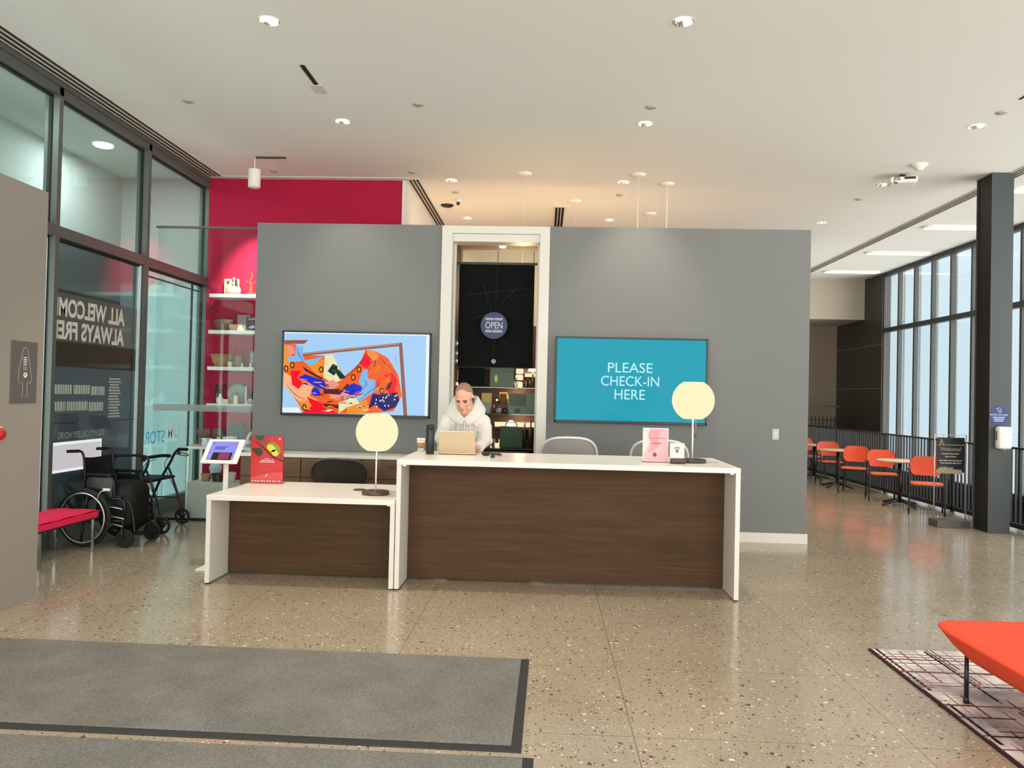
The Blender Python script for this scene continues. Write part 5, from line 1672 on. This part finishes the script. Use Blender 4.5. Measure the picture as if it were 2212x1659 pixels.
m = M(mat('nozzle_grey', (170, 170, 168), 0.5)); m.cyl((0.01, -0.06, -0.16), (0.01, -0.06, -0.145), 0.02); m.box(-0.01, 0.05, -0.1105, -0.109, 0.035, 0.043); m.build('nozzle', t)

# ------------------------------------------------------------ red-wall shelves and the goods on them
mat('shelf_white', (240, 238, 232), 0.5)
SZ = {'top': 3.052, 'second': 2.528, 'third': 2.003, 'fourth': 1.470, 'fifth': 0.945}
first = None
for nm, z in SZ.items():
    lab = nm+' white shelf counting down the red wall'
    if first is None:
        m = M('shelf_white'); m.box(-0.67, 0.67, 0, 0.295, -0.052, 0, 0.002)
        first = tag(m.build('wall_shelf', None, (-4.175, 10.852, z)), lab, 'shelf', 'white shelves on the red wall')
    else: dup(first, (-4.175, 10.852, z), 0, lab)
for n_, c, r_ in (('clay_cream', (238, 222, 196), 0.5), ('clay_white', (232, 230, 224), 0.45), ('clay_grey', (150, 150, 150), 0.6), ('clay_tan', (176, 132, 100), 0.6), ('clay_brown', (104, 84, 70), 0.6), ('clay_terra', (196, 150, 118), 0.65),
                 ('wood_dark', (72, 54, 44), 0.5), ('coral_orange', (206, 74, 30), 0.5), ('card_grey', (160, 150, 150), 0.7), ('box_black', (44, 40, 44), 0.6), ('photo_mix', (176, 172, 150), 0.5), ('photo_dark', (60, 52, 46), 0.5), ('jug_brown', (150, 100, 66), 0.5),
                 ('book_brown', (140, 116, 96), 0.6), ('pot_black', (46, 48, 52), 0.5), ('cloth_white', (232, 232, 232), 0.8), ('flower_dry', (96, 66, 64), 0.8), ('shade_charcoal', (58, 60, 66), 0.7), ('vase_aqua', (206, 232, 234), 0.3), ('paper_pink', (214, 150, 140), 0.6)):
    mat(n_, c, r_)
glass('jar_glass', (214, 216, 214), 0.10)
def item(name, label, cat, m, x, y, z, rz=0): return tag(m.build(name, None, (x, y, z), rz), label, cat)
def pot(mt, prof, n=28, sq=1.0):
    m = M(mt); m.lathe(prof, n, sq=sq); return m
def bowl(mt, r, h, sq=1.0, foot=0.55):
    """open thin-walled bowl"""
    o = [(0, 0), (r*foot, 0), (r*0.85, h*0.45), (r, h)]
    i = [(r*0.96, h), (r*0.80, h*0.48), (r*foot*0.9, h*0.08), (0, h*0.06)]
    return pot(mt, o+i, 32, sq)
GY = 10.99
# top shelf
z = SZ['top']
m = M('photo_mix', 'photo_dark', 'clay_tan'); m.m('photo_mix').box(-0.11, 0.11, 0, 0.02, 0, 0.245, 0.002)
m.m('photo_dark').add([(0.0, -0.001, 0.24), (0.08, -0.001, 0.24), (0.1, -0.001, 0.12), (0.04, -0.001, 0.14)], [(0, 1, 2, 3)]); m.add([(-0.08, -0.001, 0.20), (-0.03, -0.001, 0.22), (-0.05, -0.001, 0.15)], [(0, 1, 2)]); m.add([(-0.09, -0.001, 0.1), (-0.02, -0.001, 0.12), (-0.03, -0.001, 0.09)], [(0, 1, 2)])
m.m('clay_tan').add([(-0.108, -0.001, 0.005), (-0.03, -0.001, 0.005), (-0.04, -0.001, 0.06), (-0.108, -0.001, 0.05)], [(0, 1, 2, 3)])
item('art_print', 'black and cream art print standing on the top shelf', 'print', m, -4.61, 11.06, z)
t = thing('bud_vase', 'squat cream vase with a white twig on the top shelf', 'vase', (-4.53, 10.96, z))
pot('clay_cream', [(0, 0), (0.07, 0), (0.095, 0.03), (0.098, 0.075), (0.08, 0.115), (0.03, 0.125), (0.026, 0.122), (0, 0.12)]).build('body', t)
m = M('clay_white'); m.tube([(0.0, 0, 0.11), (-0.005, 0.01, 0.2), (-0.012, 0.01, 0.255)], [0.008, 0.009, 0.013], 8); m.build('twig', t)
m = M('coral_orange')
m.tube(cr_spline([(0, 0, 0), (0.005, 0, 0.10), (-0.01, 0, 0.2), (0.015, 0, 0.27), (0, 0, 0.33)], 5), [0.02]*10+[0.016]*5+[0.011]*5+[0.006], 8)
m.tube(cr_spline([(0, 0, 0.17), (-0.05, 0, 0.185), (-0.09, 0, 0.225)], 4), [0.009]*8+[0.005], 6); m.tube(cr_spline([(0, 0, 0.16), (0.05, 0, 0.18), (0.085, 0, 0.215)], 4), [0.009]*8+[0.005], 6)
m.tube([(0, 0, 0.02), (-0.09, 0, 0.035)], [0.014, 0.006], 6); m.tube([(0, 0, 0.015), (0.09, 0, 0.03)], [0.014, 0.006], 6); m.lathe([(0, 0), (0.06, 0), (0.05, 0.012), (0, 0.014)], 20)
item('coral_figurine', 'orange branching figurine on the top shelf', 'figurine', m, -4.285, 10.97, z)
# second shelf
z = SZ['second']
item('wooden_bowl', 'dark oval bowl on the second shelf', 'bowl', bowl('clay_brown', 0.14, 0.165, 0.7), -4.70, 11.03, z)
m = M('wood_dark'); m.tube(cr_spline([(0.02, 0, 0.01), (-0.06, 0, 0.20), (-0.15, 0, 0.275), (-0.21, -0.01, 0.33)], 5), [0.006]*8+[0.012]*7+[0.004], 6)
item('twig_spoon', 'dark curved twig leaning out of the dark oval bowl', 'twig', m, -4.72, 11.0, z+0.04)
m = M('card_grey'); m.box(-0.095, 0.095, 0, 0.02, 0, 0.25, 0.012, seg=3); item('serving_board', 'grey upright board on the second shelf', 'board', m, -4.43, 11.09, z)
item('small_bowl', 'small tan bowl in front of the grey board', 'bowl', bowl('clay_tan', 0.07, 0.088), -4.505, 10.925, z)
m = M('clay_cream'); m.prism([(-0.05, 0), (0.05, 0), (0.035, 0.06), (0.0, 0.088), (-0.035, 0.088)], -0.02, 0.02, T=front(0, 0, 0)); item('card_holder', 'cream curved wedge beside the small tan bowl', 'holder', m, -4.405, 10.94, z)
t = thing('gift_box', 'black box with a pale picture on the second shelf', 'box', (-4.24, 11.0, z))
m = M('box_black'); m.box(-0.095, 0.095, -0.05, 0.05, 0, 0.205, 0.002); m.build('carton', t)
m = M('clay_grey'); m.add([(-0.06, -0.0515, 0.05), (0.0, -0.0515, 0.09), (0.05, -0.0515, 0.06), (-0.01, -0.0515, 0.035)], [(0, 1, 2, 3)]); m.box(-0.06, 0.06, -0.0515, -0.05, 0.17, 0.18); m.build('printing', t)
# third shelf
z = SZ['third']
item('large_bowl', 'large tan wooden bowl on the third shelf', 'bowl', bowl('clay_tan', 0.165, 0.185, 0.8, 0.6), -4.69, 11.0, z)
item('small_cup', 'small white cup beside the large tan bowl', 'cup', bowl('clay_cream', 0.036, 0.072, 1, 0.8), -4.525, 10.88, z)
t = thing('stoneware_jug', 'brown lidded jug with a wire handle on the third shelf', 'jug', (-4.455, 11.0, z))
pot('jug_brown', [(0, 0), (0.06, 0), (0.066, 0.03), (0.066, 0.12), (0.055, 0.15), (0.056, 0.165), (0, 0.17)]).build('body', t)
m = M('wood_dark'); m.tube(cr_spline([(-0.062, 0, 0.13), (-0.06, 0, 0.21), (0, 0, 0.265), (0.06, 0, 0.21), (0.062, 0, 0.13)], 5), 0.004, 6); m.build('handle', t)
for x, h_, lab in ((-4.355, 0.058, 'tiny white figurine beside the brown jug'), (-4.235, 0.06, 'tiny white figurine before the grey vase')):
    item('tiny_figurine', lab, 'figurine', pot('clay_white', [(0, 0), (0.028, 0), (0.026, 0.008), (0.012, 0.014), (0.012, h_-0.008), (0, h_)], 16), x, 10.90, z)
item('round_vase', 'grey speckled round vase on the third shelf', 'vase', pot('clay_grey', [(0, 0), (0.05, 0), (0.075, 0.05), (0.078, 0.09), (0.06, 0.135), (0.078, 0.19), (0.06, 0.235), (0, 0.245)]), -4.225, 11.05, z)
# fourth shelf
z = SZ['fourth']
t = thing('flower_jar', 'glass jar of dried dark flowers on the fourth shelf', 'jar', (-4.74, 11.02, z))
pot('jar_glass', [(0, 0), (0.055, 0), (0.062, 0.02), (0.06, 0.17), (0.05, 0.2)]).build('jar', t)
m = M('flower_dry')
random.seed(11)
for k in range(9):
    a = random.uniform(0, 6.28); r_ = random.uniform(0.02, 0.075); h_ = random.uniform(0.22, 0.28)
    m.tube([(0, 0, 0.02), (r_*0.6*math.cos(a), r_*0.6*math.sin(a), h_*0.7), (r_*math.cos(a), r_*math.sin(a), h_)], 0.003, 5); m.sph((r_*math.cos(a), r_*math.sin(a), h_), (0.026, 0.024, 0.016), 8)
m.build('dried_flowers', t)
item('milk_vase', 'small white milk vase in front of the glass jar', 'vase', pot('clay_white', [(0, 0), (0.045, 0), (0.05, 0.02), (0.05, 0.075), (0.02, 0.11), (0.018, 0.14), (0.024, 0.145), (0, 0.14)]), -4.67, 10.92, z)
m = M('clay_grey'); m.lathe([(0, 0.0), (0.10, 0.004), (0.148, 0.022), (0.15, 0.026), (0.1, 0.012), (0, 0.008)], 44, T=tr(0, 0, 0.148) @ rotm(78, 0, 0)); item('plate', 'large grey plate standing upright on the fourth shelf', 'plate', m, -4.475, 11.08, z)
item('cream_pot', 'small square cream pot in front of the grey plate', 'pot', M('clay_cream').box(-0.04, 0.04, -0.03, 0.03, 0, 0.068, 0.006), -4.585, 10.91, z)
t = thing('paper_fan', 'brown rounded block beside the square cream pot', 'ornament', (-4.47, 10.95, z))
m = M('book_brown'); m.prism([(-0.055, 0), (0.055, 0), (0.055, 0.1), (0.035, 0.165), (-0.01, 0.175), (-0.05, 0.11)], -0.02, 0.02, T=front(0, 0, 0)); m.build('body', t)
item('cream_tile', 'narrow cream upright tile next to the brown block', 'tile', M('clay_cream').box(-0.03, 0.03, -0.008, 0.008, 0, 0.12, 0.003), -4.435, 10.90, z)
item('candle', 'tall white candlestick on the fourth shelf', 'candle', pot('clay_white', [(0, 0), (0.05, 0), (0.05, 0.008), (0.016, 0.016), (0.013, 0.1), (0.011, 0.26), (0, 0.27)], 20), -4.295, 10.92, z)
m = M('clay_white'); m.tube(cr_spline([(-0.03, 0, 0), (-0.03, 0, 0.05), (-0.015, 0, 0.075), (0, 0, 0.05), (0, 0, 0), (0, 0, 0.05), (0.015, 0, 0.075), (0.03, 0, 0.05), (0.03, 0, 0)], 4), 0.008, 6); item('arch_ornament', 'small white double arch beside the candlestick', 'ornament', m, -4.225, 10.90, z)
item('glass_bottle', 'smoky glass bottle behind the white double arch', 'bottle', pot(glass('smoke_glass', (120, 122, 124), 0.12), [(0, 0), (0.055, 0), (0.06, 0.01), (0.06, 0.17), (0.025, 0.215), (0.025, 0.25), (0, 0.25)]), -4.20, 11.03, z)
# fifth shelf and display table in front of it
z = SZ['fifth']
item('lamp_shade', 'charcoal drum shade on the fifth shelf', 'lamp shade', pot('shade_charcoal', [(0.135, 0), (0.12, 0.15), (0.117, 0.15), (0.13, 0.0)], 36), -4.44, 11.0, z+0.09)
item('tall_tumbler', 'charcoal pot under the drum shade', 'pot', pot('pot_black', [(0, 0), (0.09, 0), (0.085, 0.085), (0, 0.085)]), -4.44, 11.0, z)
item('leaf_spray', 'brown leaf shaped dish at the end of the fifth shelf', 'dish', M('clay_brown').sph((0, 0, 0.09), (0.10, 0.02, 0.09), 20), -4.72, 11.0, z)
m = M('clay_white'); m.lathe([(0, 0), (0.03, 0), (0.012, 0.02), (0.012, 0.12), (0.075, 0.15), (0.08, 0.155), (0, 0.15)], 24); item('cake_stand', 'white pedestal dish on the fifth shelf', 'dish', m, -4.16, 10.98, z)
t = thing('display_table', 'white display table with square legs in front of the red wall', 'table', (-4.42, 10.30, 0))
m = M('shelf_white'); m.box(-0.44, 0.5, 0, 0.46, 0.855, 0.89, 0.003); m.build('tabletop', t)
for x, y in ((-0.42, 0.02), (0.46, 0.02), (-0.42, 0.42), (0.46, 0.42)):
    q = M('shelf_white'); q.box(x-0.02, x+0.02, y-0.02+0.02, y+0.02, 0, 0.855, 0.002); q.build('leg', t)
z = 0.89
TY = 10.42
item('magazine', 'open pink paper leaflet at the table end', 'leaflet', M('paper_pink').box(-0.09, 0.09, -0.1, 0.1, 0, 0.02, 0.004), -4.76, TY+0.08, z, R(10))
for k, (x, h_, lab) in enumerate(((-4.60, 0.115, 'crumpled white fabric bundle beside the leaflet'), (-4.455, 0.10, 'crumpled white fabric bundle before the white bowl'))):
    m = M('cloth_white')
    random.seed(20+k)
    ring = []
    for zz, r_ in ((0, 0.055), (0.35, 0.062), (0.7, 0.048), (1, 0.062)):
        ring.append([Vector((r_*(1+0.28*math.sin(5*a+zz*2+k))*math.cos(a), r_*(1+0.28*math.sin(5*a+zz*2+k))*math.sin(a)*0.8, zz*h_)) for a in [2*math.pi*i/30 for i in range(30)]])
    m.loft(ring); item('fabric_bundle', lab, 'fabric', m, x, TY-0.06-0.02*k, z)
t = thing('feather_bunch', 'bunch of brown feathers at the table end', 'feathers', (-4.80, TY+0.25, z))
m = M('clay_brown')
for k in range(6): m.tube(cr_spline([(0, 0, 0), (-0.02+0.02*k, 0.0, 0.10), (-0.07+0.03*k, 0.0, 0.21)], 4), [0.008]*5+[0.016]*3+[0.004], 6)
m.build('feathers', t)
item('white_bowl', 'deep white bowl standing on the display table', 'bowl', bowl('clay_white', 0.10, 0.13, 1, 0.5), -4.37, TY+0.15, z)
m = M('clay_white'); m.sph((0, 0, 0.04), (0.03, 0.06, 0.04), 14); m.sph((0.0, -0.05, 0.1), (0.028, 0.03, 0.028), 12); m.tube([(0, -0.03, 0.05), (0, -0.05, 0.1)], 0.02, 8); m.cyl((-0.016, -0.05, 0.12), (-0.018, -0.05, 0.145), 0.008, 0.002, 8); m.cyl((0.016, -0.05, 0.12), (0.018, -0.05, 0.145), 0.008, 0.002, 8)
item('white_figurine', 'small white animal figurine beside the deep white bowl', 'figurine', m, -4.53, TY+0.08, z, R(60))
item('square_plate', 'white square plate propped on the display table', 'plate', M('clay_white').box(-0.085, 0.085, -0.006, 0.006, 0, 0.09, 0.004, T=rotm(-35, 0, 0)), -4.20, TY+0.05, z)
m = M('clay_cream'); m.tube(cr_spline([(-0.06, 0, 0), (-0.055, 0, 0.11), (0, 0, 0.19), (0.055, 0, 0.11), (0.06, 0, 0)], 5), 0.024, 8); item('arch_sculpture', 'cream arch sculpture at the hall end of the display table', 'sculpture', m, -4.04, TY+0.1, z)
item('dark_dish', 'dark low dish under the cream arch', 'dish', bowl('wood_dark', 0.035, 0.04), -4.04, TY-0.02, z)
m = M('shelf_white'); m.box(-0.33, 0.36, -0.2, 0.2, 0, 0.47, 0.006); item('display_plinth', 'pale low display plinth carrying pots', 'plinth', m, -4.26, 9.98, 0)
z = 0.47
for x, mt, r_, h_, lab in ((-4.41, 'clay_terra', 0.065, 0.095, 'small terracotta bowl on the low plinth'), (-4.25, 'wood_dark', 0.08, 0.105, 'dark brown bowl on the low plinth'), (-4.07, 'clay_white', 0.062, 0.125, 'white tapered pot on the low plinth')):
    item('plant_pot', lab, 'pot', bowl(mt, r_, h_, 1, 0.75), x, 9.93, z)
item('aqua_vase', 'pale aqua vase standing behind the terracotta bowl', 'vase', pot('vase_aqua', [(0, 0), (0.04, 0), (0.075, 0.13), (0.085, 0.17), (0.06, 0.22), (0.03, 0.245), (0.03, 0.25), (0, 0.25)]), -4.345, 10.08, z)

# ------------------------------------------------------------ what shows through the opening in the partition
t = thing('hanging_banner', 'black banner with a faint star of lines behind the shop window', 'banner', (-0.628, 9.70, 3.345))
m = M(mat('banner_black', (8, 9, 8), 0.7, spec=0.15)); m.box(-0.478, 0.475, -0.002, 0.002, -1.31, 0); m.build('cloth', t)
m = M('anodised_dark'); m.box(-0.516, 0.532, -0.012, 0.012, -0.012, 0.018); m.build('top_bar', t)
m = M(mat('line_dim', (62, 64, 62), 0.6))
for a in (((0, -0.03), (-0.01, -0.60)), ((0.44, -0.10), (-0.01, -0.58)), ((-0.38, -0.40), (0.46, -0.30)), ((-0.2, -0.2), (-0.06, -0.6)), ((0.22, -0.52), (0.30, -0.58)), ((0.32, -0.4), (0.45, -0.34)), ((-0.36, -0.72), (-0.06, -0.62)), ((-0.02, -0.95), (-0.02, -1.18)), ((0.08, -0.92), (0.14, -1.04)), ((-0.45, -1.02), (-0.40, -0.96))):
    m.tube([(a[0][0], -0.003, a[0][1]), (a[1][0], -0.003, a[1][1])], 0.0022, 5)
m.build('printed_lines', t)
m = M(mat('open_blue', (32, 49, 94), 0.5), mat('open_grey', (150, 156, 176), 0.5), mat('open_white', (206, 210, 224), 0.5))
m.m('open_blue').prism([(0.166*math.cos(2*math.pi*i/56), 0.166*math.sin(2*math.pi*i/56)) for i in range(56)], 0, 0.002, T=front(0, 0, 0))
m.m('open_white').text('OPEN', front(0, -0.0025, 0.003), w=0.212, h=0.082)
m.m('open_grey')
for z, w0, w1 in ((0.079, -0.108, -0.002), (0.079, 0.006, 0.108), (-0.072, -0.106, -0.03), (-0.072, -0.022, 0.104)): m.box(w0, w1, -0.0026, -0.0022, z-0.015, z+0.016)
tag(m.build('round_sticker', None, (-0.640, 9.503, 2.545), fix=False), 'round blue OPEN sticker on the shop window', 'sticker')
m = M('open_grey'); m.prism([(0.028*math.cos(2*math.pi*i/24), 0.028*math.sin(2*math.pi*i/24)) for i in range(24)], 0, 0.002, T=front(0, 0, 0)); m.m('banner_black').torus((0, -0.003, 0), 0.013, 0.002, 'y', 16, 5)
tag(m.build('round_badge', None, (-0.635, 9.503, 2.10), fix=False), 'tiny grey round badge low on the shop window', 'sticker')
m = M('banner_black'); m.box(-0.17, 0.17, 0.09, 0.12, -0.245, 0.0, 0.003)
item('display_screen', 'black upright panel below the hanging banner', 'panel', m, -0.94, 9.76, 2.03)
for z, lab in ((1.785, 'glass shelf crossing the shop window at head height'), (1.445, 'glass shelf crossing the shop window above the laptop'), (1.0, 'lowest glass shelf in the shop window')):
    m = M(glass('shelf_glass', (190, 200, 190), 0.2, (150, 150, 138), 0.35)); m.box(-0.544, 0.504, 0, 0.34, -0.012, 0); item('glass_shelf', lab, 'shelf', m, -0.60, 9.86, z)
mat('print_green', (88, 100, 78), 0.5); mat('print_teal', (112, 124, 116), 0.5); mat('print_olive', (76, 84, 54), 0.5); mat('lemon', (214, 206, 70), 0.5); mat('tote_green', (66, 88, 68), 0.7); mat('card_yellow', (190, 160, 56), 0.5); mat('card_sage', (138, 146, 140), 0.6)
emit('glow_peach', (255, 216, 176), 1.3); emit('glow_white', (255, 244, 226), 4.0)
mat('amber_glass', (150, 84, 40), 0.2); mat('brass', (200, 150, 80), 0.3, 0.9); mat('maroon', (74, 34, 24), 0.5)
def card(name, label, cat, x, y, z, w, h, parts):
    t = thing(name, label, cat, (x, y, z))
    m = M(parts[0][0]); m.box(-w/2, w/2, 0, 0.008, 0, h, 0.002)
    for mt, u0, u1, v0, v1 in parts[1:]: m.m(mt).box(-w/2+u0*w, -w/2+u1*w, -0.001, 0, v0*h, v1*h)
    m.build('board', t)
    return t
t = card('greeting_card', 'large green print with a bright yellow oval in the shop window', 'print', -0.55, 9.93, 1.787, 0.31, 0.25, [('print_green',), ('print_teal', 0, 1, 0.86, 1)])
m = M('lemon'); m.prism([(0.022*math.cos(2*math.pi*i/24), 0.05*math.sin(2*math.pi*i/24)) for i in range(24)], 0, 0.002, T=front(-0.075, -0.001, 0.11)); m.build('yellow_oval', t)
card('greeting_card', 'grey and green framed print on the middle glass shelf', 'print', -0.28, 9.93, 1.447, 0.37, 0.27, [('print_teal',), ('print_olive', 0.05, 0.64, 0.36, 0.95)])
card('greeting_card', 'yellow topped card peeking out behind the person', 'card', -0.74, 9.92, 1.447, 0.13, 0.26, [('card_sage',), ('card_yellow', 0, 1, 0.55, 1)])
t = thing('tote_bag', 'dark green tote bag standing on the lowest glass shelf', 'bag', (-0.415, 9.93, 1.002))
m = M('tote_green'); m.box(-0.15, 0.15, 0, 0.06, 0, 0.28, 0.012, seg=3); m.build('body', t)
m = M('tote_green')
m.tube(cr_spline([(-0.07, 0.0, 0.27), (-0.06, 0, 0.325), (0.06, 0, 0.325), (0.07, 0, 0.27)], 5), 0.006, 6); m.build('handle', t)
# lit goods behind and beside them
for k, (x, z, lab) in enumerate(((-0.325, 1.965, 'topmost of three stacked lit glass dishes'), (-0.33, 1.885, 'middle of three stacked lit glass dishes'), (-0.335, 1.787, 'bottom of three stacked lit glass dishes'))):
    item('glass_dish', lab, 'dish', M('glow_peach').box(-0.05, 0.05, 0, 0.05, 0, 0.07 if k < 2 else 0.08, 0.016, seg=3), x, 10.03, z)
item('glass_case', 'wide lit amber glass case by the frame on the upper shelf', 'glassware', M('amber_glass', 'glow_peach').box(-0.09, 0.09, 0, 0.06, 0.02, 0.14, 0.01).m('glow_peach').box(-0.075, 0.07, -0.002, 0, 0.03, 0.075), -0.18, 10.05, 1.90)
for x, h_, lab in ((-0.235, 0.12, 'short clear glass vase on the upper shelf'), (-0.385, 0.13, 'second clear glass vase, nearer the stacked lit dishes')):
    item('glass_vase', lab, 'vase', pot('jar_glass', [(0, 0), (0.04, 0), (0.045, 0.02), (0.03, h_*0.6), (0.038, h_)]), x, 9.98, 1.787)
t = thing('table_lantern', 'small white shaded lamp glowing beside the window frame', 'lamp', (-0.152, 9.98, 2.0))
m = M('glow_white'); m.lathe([(0.06, 0.0), (0.055, 0.035), (0, 0.036)], 24); m.build('shade', t)
m = M('brass'); m.cyl((0, 0, -0.205), (0, 0, 0.03), 0.012); m.build('stem', t)
for k, (x, z) in enumerate(((-1.105, 2.33), (-1.105, 2.20), (-1.105, 2.10), (-1.105, 1.80))):
    item('strip_light', 'small glowing lamp stacked along the shop window edge, ' + ('topmost', 'second from the top', 'third from the top', 'lowest')[k], 'lamp', M('glow_white').box(-0.04, 0.02, 0, 0.04, 0, 0.04, 0.012, seg=3), x, 10.0, z)
item('salt_lamp', 'peach glowing block between the stacked little lamps', 'lamp', M(emit('glow_salmon', (230, 150, 104), 0.9)).box(-0.035, 0.03, 0, 0.05, 0, 0.15, 0.012, seg=3), -1.10, 10.0, 1.86)
m = M('brass'); m.tube([(-0.05, 0, 0), (-0.045, 0, 0.14), (0.045, 0, 0.14), (0.05, 0, 0)], 0.016, 8); m.box(-0.055, 0.055, -0.012, 0.012, 0.13, 0.16, 0.005); item('brass_stand', 'gold arch shaped stand on the middle glass shelf', 'ornament', m, -0.53, 10.0, 1.565)
m = M('maroon'); m.box(-0.08, 0.08, -0.03, 0.03, 0, 0.118, 0.004); item('gift_box', 'maroon box under the gold arch stand', 'box', m, -0.53, 10.0, 1.447)
random.seed(9)
for k in range(5):
    x = -0.665+0.082*k
    item('glass_bauble', ('nearest the person', 'second from the person', 'middle', 'second from the framed print', 'nearest the framed print')[k] + ' bauble in the row on the middle glass shelf', 'bauble', M('jar_glass', 'clay_grey').m('clay_grey' if k % 2 else 'jar_glass').sph((0, 0, 0.035), 0.035+0.004*(k % 3), 14), x, 9.93, 1.447)
for k, (x, z, r_) in enumerate(((-0.61, 1.62, 0.012), (-0.44, 1.54, 0.010), (-0.145, 1.58, 0.014))):
    item('fairy_bulb', ('tiny point of light behind the person in the shop window', 'tiny point of light beside the gold arch stand', 'tiny point of light at the window frame')[k], 'bulb', M('glow_white').sph((0, 0, 0), r_, 10), x, 9.95, z)
item('globe_bulb', 'bright white globe bulb glowing above the green tote bag', 'bulb', M('glow_white').sph((0, 0, 0), 0.044, 18), -0.425, 10.07, 1.315)
t = thing('light_shelf', 'warm lit back ledge behind the bottles in the shop window', 'shelf', (-0.30, 10.16, 1.27))
m = M('glow_peach'); m.box(-0.3, 0.2, 0, 0.012, 0.0, 0.06); m.build('light_strip', t)
m = M('maroon'); m.box(-0.34, 0.204, -0.10, 0.04, -0.03, 0.0); m.build('ledge', t)
for x, h_, mt, lab in ((-0.245, 0.34, 'pot_black', 'dark slim bottle in front of the lit ledge'), (-0.165, 0.355, 'wood_dark', 'brown tall bottle nearest the window frame')):
    item('bottle', lab, 'bottle', pot(mt, [(0, 0), (0.03, 0), (0.03, h_*0.6), (0.012, h_*0.8), (0.012, h_), (0, h_)]), x, 10.0, 1.002)
for k, (x, z, w) in enumerate(((-0.61, 1.2705, 0.06), (-0.60, 1.002, 0.055))):
    item('votive_glass', ('upper lit amber votive glass beside the tote bag', 'lower lit amber votive glass beside the tote bag')[k], 'candle', pot('glow_peach', [(0, 0), (0.028, 0), (0.034, w), (0, w*0.8)], 20), x, 10.09 if k == 0 else 10.05, z)
m = M('maroon'); m.box(-0.5, 0.42, 0, 0.35, 0, 0.97, 0.003); item('shop_cabinet', 'dark maroon cabinet under the glass shelves', 'cabinet', m, -0.60, 9.84, 0)
m = M('shop_brown'); m.box(-0.54, 0.5, -0.04, -0.01, 0, 2.02)  # plain backing board of the shop display
tag(m.build('display_backing', None, (-0.6, 10.24, 0)), 'brown display back behind the lit shop goods', 'panel')

# clutter of tiny lit glassware too small to tell apart
mat('glass_amber', (190, 120, 66), 0.15); mat('glass_smoke', (150, 140, 126), 0.15)
proto = {}
random.seed(31)
for shelf, z, y0, xs in (('upper', 1.787, 10.06, (-0.46, -0.41, -0.245, -0.19, -0.15)), ('middle', 1.447, 10.05, (-0.66, -0.44, -0.40, -0.34, -0.27, -0.20, -0.15)), ('lowest', 1.002, 10.02, (-0.68, -0.64, -0.22, -0.30, -0.36, -0.56))):
    for x in xs:
        mt = random.choice(('glass_amber', 'glass_smoke', 'glow_peach', 'glow_salmon', 'brass'))
        if mt not in proto:
            q = M(mt); q.lathe([(0, 0), (0.016, 0), (0.004, 0.012), (0.004, 0.045), (0.018, 0.062), (0.02, 0.095), (0.016, 0.11), (0, 0.105)], 18)
            proto[mt] = q.build('glass_trinket', None, (x, y0+random.uniform(0, 0.06), z))
            o = proto[mt]
        else:
            o = proto[mt].copy(); COL.objects.link(o); o.location = (x, y0+random.uniform(0, 0.06), z)
        tag(o, 'tiny stemmed trinket among the lit goods on the %s glass shelf' % shelf, 'trinket', 'trinkets on the %s glass shelf' % shelf)

# lamp in the shop window head, plus warm fill points added among the goods
t = thing('recessed_downlight', 'small recessed lamp glowing inside the head of the shop window', 'ceiling light', (-0.58, 9.95, 3.60))
m = M('glow_white'); m.lathe([(0, 0), (0.04, 0), (0.045, 0.02)], 20); m.build('bulb', t)
m = M('shop_beige'); m.box(-0.6, 0.6, -0.3, 0.3, 0.021, 0.05); m.build('soffit', t)
light('window_light', 'SPOT', (-0.58, 10.1, 3.57), 34, NEUT, 0.04, (-0.58, 11.3, 2.6), 120, 0.8)
light('window_light', 'POINT', (-0.35, 10.02, 1.70), 4.5, AMBER, 0.05)  # bare fill light added to brighten the shelves
light('window_light', 'POINT', (-0.30, 9.98, 1.37), 4.5, AMBER, 0.05)
